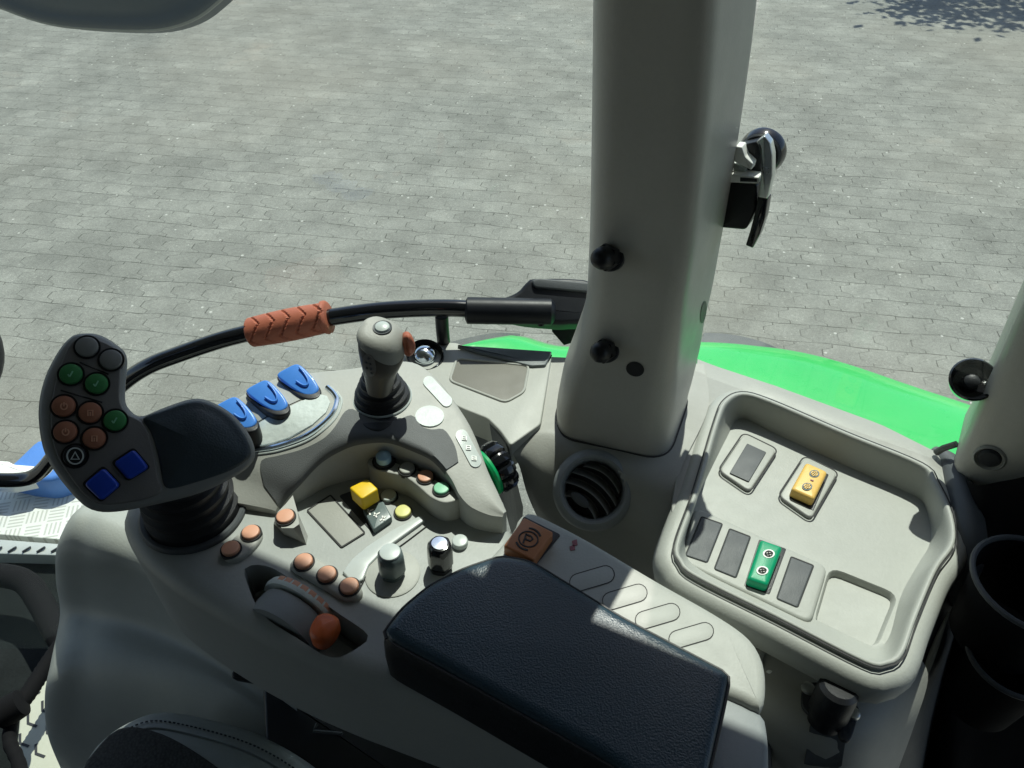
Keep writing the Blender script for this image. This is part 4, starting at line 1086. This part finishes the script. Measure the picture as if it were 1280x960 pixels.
# ==================================================================  GRAB RAIL
rail = thing('grab_rail', PY(640, 395, .62), 'black curved grab rail with a red rubber sleeve along the door', 'grab rail')
YR = .62
rp_ = [(600,387),(560,385),(510,386),(460,390),(400,399),(340,410),(280,424),(220,444),(185,458),(155,478),(120,512),(86,548),(66,572),(50,590),(30,599),(-10,600),(-80,596)]
path = catmull([PY(u, v, YR) for u, v in rp_], 5)
MB().tube(path, .0088, seg=18).build('tube', M['gloss'], rail)
hl = [PY(u, v, YR) for u, v in ((581,388),(620,389),(660,389),(694,390))]
br = MB(); br.tube([hl[0].lerp(hl[-1], t) for t in (0,.01,.03,.06,.3,.7,.9,.95,.985,1)], lambda t: .0135 if .2 < t < .85 else .0105 if .05 < t < .95 else .008, seg=28)
bro = br.build('clamp_sleeve', M['satin'], rail)
for q in ((610,402),(676,405)):
    s0 = PY(q[0], q[1], YR-.0105); MB().lathe([(.0035, -.002), (.0033, .0012), (.002, .0012), (.0018, .0)], s0, (0,-.8,-.3), 16).build('clamp_screw', M['dark'], bro)
BP = Plane(PY(665, 382, YR+.006), (0,-.62,.78))
bq = [(592,379),(630,371),(648,363),(658,352),(672,347),(745,353),(745,398),(712,404),(690,404),(640,398)]
MB().slab(resample(catmull([BP.hit(u, v) for u, v in bq], 4, True), 60), BP.n, .026, bev=.005, seg=4).build('bracket', M['satin'], rail)
MB().slab(fillet([BP.hit(u, v, .003) for u, v in ((664,350),(674,347.5),(745,354),(745,366),(668,359))], .003), BP.n, .006, bev=.0015).build('bracket_lid', M['darkgrey'], rail)
MB().slab([PY(u, v, YR+.03) for u, v in ((692,390),(745,372),(745,420),(705,432),(690,415))], (0,-1,0), .01, bev=.001).build('bracket_arm', M['rubber'], rail)
MB().tube([PY(552, 395, YR), PY(553, 412, YR), PY(555, 432, YR)], .0068, seg=12).build('post', M['black'], rail)
# red sleeve with slanting ribs
ga, gb_ = PY(312, 416, YR), PY(412, 396, YR); gd = (gb_ - ga); gl_ = gd.length; gd.normalize()
mb = MB(); gx = gd.cross(Vector((0,0,1))).normalized(); gy = gx.cross(gd)
NS, NT = 96, 70; lo = []
for i in range(NT+1):
    t = i/NT; L = []
    for k in range(NS):
        a = 2*math.pi*k/NS
        tri = abs(((a/math.pi*1.5) % 1.0) - .5)
        ph = (t*5.2 + tri*1.6) % 1.0
        gro = -.0016 if ph < .16 else 0
        edge = -.003*max(0, 1 - min(t, 1-t)/.02)
        rr = .0150 + .0016*math.sin(t*math.pi) + gro + edge + (.002 if t > .94 else 0)
        L.append(ga + gd*gl_*t + (gx*math.cos(a) + gy*math.sin(a))*rr)
    lo.append(L)
mb.loops(lo, cap0=True, cap1=True); mb.build('red_sleeve', M['red'], rail, sharp=30)

# ==================================================================  OUTSIDE: fender, mirror, step, tank cap
fn = thing('rear_fender', P(1000, 480, .9), 'bright green painted rear fender outside the side window', 'fender')
far = [(560,438,.60),(590,430,.60),(635,419,.60),(655,418,.60),(705,430,.60),(800,425,.605),(890,425,.61),(950,430,.615),(1000,437,.615),(1060,452,.615),(1146,481,.615),(1222,506,.615),(1330,545,.615)]
FF = catmull([P(*q) for q in far], 5); FNr = []
for i, p in enumerate(FF): 
    t = i/(len(FF)-1); q = Vector((p.x, p.y, p.z))
    FNr.append(q - NW*max(.05, q.dot(NW) - .575))
lo = []
for a, b in zip(FF, FNr):
    d = (b-a).normalized()
    lo.append([a - d*.010 + Vector((0,0,-.10)), a - d*.008 + Vector((0,0,-.02)), a - d*.002 + Vector((0,0,-.005)), a + d*.006] + [a.lerp(b, k/6) + Vector((0,0,.012*math.sin(math.pi*k/6))) for k in range(1,7)])
mb = MB(); mb.loops(lo, closed=False); mb.build('fender_skin', M['fender'], fn)
fe = [(880,416,.64),(905,417,.64),(930,421,.64),(955,428,.64),(975,437,.645)]
mb = MB(); E = catmull([P(*q) for q in fe], 4)
mb.loops([[p + Vector((0,.00,-.12)) for p in E], [p + Vector((0,.003,-.006)) for p in E], E, [p + Vector((-.02,-.05,-.002)) for p in E], [p + Vector((-.02,-.05,-.1)) for p in E]], closed=False)
mb.build('fender_flare', M['darkgrey'], fn)
E = [P(u, v, .62) for u, v in ((560,428),(590,421),(620,416),(650,417))]
E = catmull(E, 4); mb = MB(); mb.loops([[p + Vector((0,.0,-.1)) for p in E], E, [p + Vector((0,-.03,-.01)) for p in E], [p + Vector((0,-.03,-.1)) for p in E]], closed=False)
mb.build('fender_flare', M['darkgrey'], fn)
# door mirror, top left
mr = thing('door_mirror', PY(130, 30, 2.2), 'grey rounded door mirror housing at the top left', 'mirror')
mo = [(-60,-20),(0,10),(60,29),(130,35),(190,35),(232,24),(262,4),(290,-30),(280,-90),(200,-120),(60,-120),(-50,-90)]
L = resample(catmull([PY(u, v, 2.2) for u, v in mo], 4, True), 60)
MB().slab(L, (0,-.9,.4), .10, bev=.03, seg=6, dome=.05, drings=7).build('housing', M['mirror'], mr, sharp=80)
MB().tube([p + Vector((0,.03,-.01)) for p in L] + [L[0] + Vector((0,.03,-.01))], .008, seg=8).build('rim', M['grey'], mr)
# step plate
HSt = 1.26
spx = [(-120,600),(20,596),(110,588),(200,640),(160,700),(95,676),(0,668),(-120,662)]
mb = MB(); mb.slab([P(u, v, HSt) for u, v in spx], UPZ, .03, bev=.002); tag(mb.build('step_plate', M['tread'], smooth=False), 'silver five-bar tread plate step outside the cab floor', 'step')
ss = thing('door_sill', P(30, 690, 1.24), 'pale ribbed metal door sill strip along the cab floor', 'sill')
sx_ = [(-120,664),(0,674),(78,680),(150,690),(150,712),(70,694),(0,692),(-120,690)]
MB().slab([P(u, v, 1.235) for u, v in sx_], UPZ, .03, bev=.002).build('strip', M['alu'], ss)
mk = MB()
for k in range(9):
    u = -8 + 18*k; mk.tube([P(u, 690, 1.233), P(u+8, 685, 1.231), P(u+10, 684, 1.233)], .0022, seg=6)
mk.build('ribs', M['dark'], ss)
bt = thing('blue_filler_cap', P(40, 575, 1.2), 'blue filler flap with white lower edge behind the rail', 'filler cap')
MB().slab(resample([P(u, v, 1.20) for u, v in ((2,590),(18,576),(45,550),(80,545),(90,590),(60,600),(30,597))], 30), UPZ, .06, bev=.01, seg=3).build('flap', M['bluecap'], bt)
MB().slab(fillet([P(u, v, 1.19) for u, v in ((-10,575),(10,576),(18,580),(44,582),(40,594),(10,600),(-20,598))], .004), UPZ, .04, bev=.004).build('lower_edge', M['ivory'], bt)
b2 = thing('blue_bucket', P(-12, 645, 1.2), 'blue round container at the left edge of the tread plate', 'container')
MB().lathe([(.045, 0), (.052, .05), (.054, .055), (.050, .055), (.048, .05)], P(-32, 645, 1.25), UPZ, 32, caps=False).build('wall', M['bluecap'], b2)
MB().lathe([(.045, .0), (.049, .045), (.0005, .046)], P(-32, 645, 1.25), UPZ, 32).build('lid', M['bluecap'], b2)

sw = thing('steering_wheel', P(-200, 470, .50), 'black steering wheel rim just entering the left edge of the picture', 'steering wheel')
wc_ = P(-236, 500, .42); wr = .1255
rg = [wc_ + Vector((math.cos(t)*wr, math.sin(t)*wr, 0)) for t in (2*math.pi*i/64 for i in range(65))]
MB().tube(rg, .0125, seg=14).build('rim', M['satin'], sw)
MB().lathe([(.002, .012), (.03, .008), (.036, -.004), (.03, -.03), (.02, -.12), (.002, -.12)], wc_, UPZ, 32).build('hub', M['satin'], sw)
for k in range(3):
    a_ = 2.2 + k*2.09; d_ = Vector((math.cos(a_), math.sin(a_), 0)); MB().tube([wc_ + d_*.03, wc_ + d_*wr], .007, seg=10).build('spoke', M['satin'], sw)
# ==================================================================  CAB FLOOR
fm = MB(); fm.slab(fillet([P(u, v, 1.27) for u, v in ((-300,690),(60,694),(300,760),(300,1100),(-400,1100))], .02), UPZ, .03, bev=.004)
tag(fm.build('floor_mat', M['mat']), 'black carpet mat on the cab floor, left of the grey shroud', 'floor mat')
tp = thing('floor_plate', P(35, 900, 1.2), 'cream floor plate with raised tread blocks, bottom left', 'floor plate')
pl2 = HP(1.22)
MB().slab(fillet([pl2.hit(u, v) for u, v in ((26,880),(60,820),(120,830),(140,1020),(10,1020),(20,940))], .004), UPZ, .02, bev=.003).build('plate', M['cream_plate'], tp)
mk = MB()
for (u, v) in ((44,858),(58,884),(40,900),(30,925),(50,938),(64,912)):
    mk.ribbon([pl2.hit(u-5, v-8, .0005), pl2.hit(u-5, v+4, .0005), pl2.hit(u+6, v+8, .0005)], .004, UPZ)
mk.build('tread_marks', M['dark'], tp)
hs = thing('cable_hose', P(20, 885, 1.15), 'braided dark cable hose with clamp crossing the cream floor plate', 'hose')
hpth = catmull([P(u, v, 1.14) for u, v in ((80,800),(62,826),(45,852),(30,874),(15,886),(-30,895))], 8)
MB().tube(hpth, lambda t: .0125 + .0006*math.sin(t*130), seg=14).build('hose', M['deep_black'], hs)
hpth = catmull([P(u, v, 1.15) for u, v in ((16,890),(12,925),(22,950),(32,985))], 8)
MB().tube(hpth, lambda t: .0095 + .0005*math.sin(t*110), seg=14).build('branch_hose', M['deep_black'], hs)
MB().lathe([(.014, -.02), (.021, -.018), (.022, .0), (.021, .016), (.014, .018)], P(14, 886, 1.13), (.8,.5,.2), 24).build('clamp', M['deep_black'], hs)
pt = MB().tube(catmull([P(u, v, 1.18) for u, v in ((-60,716),(0,719),(32,728),(52,755),(68,785),(86,812))], 6), .021, seg=14)
tag(pt.build('floor_pipe', M['deep_black']), 'thick black bent pipe lying on the carpet beside the shroud', 'pipe')
bw = MB(); bw.slab([Vector(q) for q in ((-1.7,-.42,ZC-1.3),(1.1,-.42,ZC-1.3),(1.1,-.42,ZC+.25),(-1.7,-.42,ZC+.25))], (0,1,0), .04, bev=.004)  # unseen wall, added to keep light off the near console flank
tag(bw.build('rear_light_block', M['darkgrey']), 'unseen dark wall added behind the camera to block light', 'light blocker')
# cab platform under everything
pf = MB(); pf.slab([Vector(q) for q in ((-1.6,.62,ZC-1.33),(-1.6,-1.0,ZC-1.33),(.7,-1.0,ZC-1.33),(.7,.2,ZC-1.33),(.15,.62,ZC-1.33))], UPZ, .05, bev=.004)
tag(pf.build('cab_platform', M['deep_black']), 'dark cab floor platform under the mat and seat', 'cab floor')

# ==================================================================  SHROUD, SEAT
sh = thing('side_shroud', P(150, 900, 1.1), 'large grey moulded shroud under the armrest console', 'shroud')
ctrl = [[(150,640,.80),(112,628,.64),(130,622,.615),(175,640,.612),(260,690,.612),(340,760,.612)],
        [(120,660,.84),(88,648,.635),(115,650,.605),(175,672,.605),(255,735,.605),(345,810,.605)],
        [(110,700,.90),(71,685,.670),(110,694,.630),(180,716,.625),(260,775,.625),(360,850,.63)],
        [(115,745,.96),(70,725,.740),(110,728,.695),(185,750,.680),(265,800,.675),(370,880,.68)],
        [(120,780,1.0),(75,768,.800),(115,768,.755),(190,785,.730),(270,825,.715),(372,900,.72)],
        [(110,830,1.0),(64,825,.800),(112,815,.755),(190,830,.735),(275,860,.725),(375,930,.73)],
        [(105,880,1.02),(56,870,.830),(110,865,.790),(195,880,.770),(280,910,.760),(380,965,.76)],
        [(115,930,1.1),(60,920,.93),(115,925,.88),(200,940,.86),(285,960,.85),(385,1010,.85)],
        [(130,1000,1.2),(80,970,1.08),(130,985,1.02),(205,1000,1.0),(290,1020,.99),(390,1060,.98)]]
mb = MB(); mb.loops(grid(ctrl, 7), closed=False); mb.build('moulding', M['shroud'], sh)
st_ = thing('driver_seat', P(220, 940, .85), 'dark grey stitched driver seat cushion in the foreground', 'seat')
so_ = [(84,985),(98,945),(118,918),(150,895),(196,879),(258,888),(335,912),(405,955),(470,1020),(480,1120),(250,1160),(90,1100)]
SO = resample(catmull([P(u, v, .69) for u, v in so_], 5, True), 90); lo = []
for dz, ins_ in ((-.12,.012),(-.06,.002),(-.03,0),(-.012,.003),(-.003,.010),(.0,.018),(.001,.0225),(-.001,.0235),(.002,.026),(.004,.036),(.0045,.048)):
    lo.append([p + Vector((0,0,dz)) for p in inset(SO, ins_, UPZ)])
mb = MB(); mb.loops(lo, cap0=True, cap1=True); seat = mb.build('cushion', M['seat'], st_, sharp=70)
sp_ = [p + Vector((0,0,.0008)) for p in inset(SO, .0165, UPZ)]
sp2 = resample(sp_, 300); mk = MB()
for i in range(0, 300, 2): mk.tube([sp2[i], sp2[(i+1) % 300]], .0007, seg=5)
mk.build('stitching', M['stitch'], seat)
fb = [(96,1000),(103,958),(118,936),(142,912),(170,907),(212,920),(268,955),(330,1010),(330,1100),(110,1100)]
FB = resample(catmull([P(u, v, .683) for u, v in fb], 5, True), 60)
MB().slab(FB, UPZ, .006, bev=.004, seg=3, dome=.006).build('mesh_panel', M['fabric'], st_)
# seat release lever and black box, the shade of the gap put into its colour
rl = thing('release_lever', P(310, 842, .66), 'small black release lever under the armrest console', 'lever')
MB().slab(fillet([P(u, v, .655) for u, v in ((288,843),(294,833),(318,841),(323,848),(318,853),(290,848))], .002), (0,-.3,1), .012, bev=.002).build('handle', M['black'], rl)
MB().tube([P(310,845,.66), P(350,858,.66)], .004, seg=10).build('stem', M['black'], rl)
sb = thing('gap_shade_box', P(400, 930, .9), 'black box put in for the shaded gap beside the cushion', 'gap filler')
bx = [P(u, v, .70) for u, v in ((328,852),(420,880),(560,950),(620,1050),(420,1100),(332,960))]
MB().slab(fillet(bx, .008), UPZ, .3, bev=.004).build('box', M['black'], sb)
MB().tube([P(u, v, .696) for u, v in ((396,905),(392,914),(428,917))], .0016, seg=8).build('bracket', M['darkgrey'], sb)

# ==================================================================  ROOF, TREE
N2 = Vector((.42, .908, 0)).normalized(); T2 = Vector((.908, -.42, 0)).normalized()
e0 = N2*.668; ez = ZC + .25
rf = MB(); q = [e0 - T2*2.0, e0 + T2*1.2, e0 + T2*1.2 - N2*1.7, e0 - T2*2.0 - N2*1.7]
rf.slab([Vector((p.x, p.y, ez + .10)) for p in q], UPZ, .10, bev=.03, seg=4, botbev=.02)
tag(rf.build('cab_roof', M['roof']), 'pale cab roof slab above the seat and windows', 'roof')

def tree(base, hgt, crown_r, n):
    t = thing('tree', base, 'leafy broad tree standing beyond the paved yard', 'tree')
    mb = MB(); b = Vector(base)
    mb.tube(catmull([b, b + Vector((.1,0,hgt*.25)), b + Vector((-.05,.1,hgt*.5)), b + Vector((.1,.1,hgt*.8))], 5), lambda s: .18*(1-s*.75), seg=12)
    for k in range(9):
        a = k*2.4; s0 = b + Vector((0,0,hgt*(.35+.05*k)))
        mb.tube(catmull([s0, s0 + Vector((math.cos(a)*crown_r*.4, math.sin(a)*crown_r*.4, .5)), s0 + Vector((math.cos(a)*crown_r*.75, math.sin(a)*crown_r*.75, .9))], 4), lambda s: .07*(1-s*.8), seg=8)
    mb.build('trunk', M['bark'], t)
    bm = MB(); cl = [Vector((random.uniform(-1,1), random.uniform(-1,1), random.uniform(-.6,.7))) for _ in range(26)]
    for _ in range(n):
        c = random.choice(cl); d = Vector((random.gauss(0,1), random.gauss(0,1), random.gauss(0,1)))*.16
        p = b + Vector((0,0,hgt*.72)) + Vector(((c.x+d.x)*crown_r, (c.y+d.y)*crown_r, (c.z+d.z)*crown_r*.8))
        ax_ = Vector((random.gauss(0,1), random.gauss(0,1), random.gauss(0,1))).normalized(); o_ = ax_.orthogonal().normalized(); s_ = random.uniform(.05,.11)
        x_ = o_*s_; y_ = ax_.cross(o_)*s_*.55
        vs = [bm.bm.verts.new(p - x_), bm.bm.verts.new(p + y_), bm.bm.verts.new(p + x_), bm.bm.verts.new(p - y_)]
        bm.bm.faces.new(vs)
    bm.build('crown', M['leaf'], t, smooth=False)
tree((6.9, 13.0, 0), 5.2, 1.9, 5200)
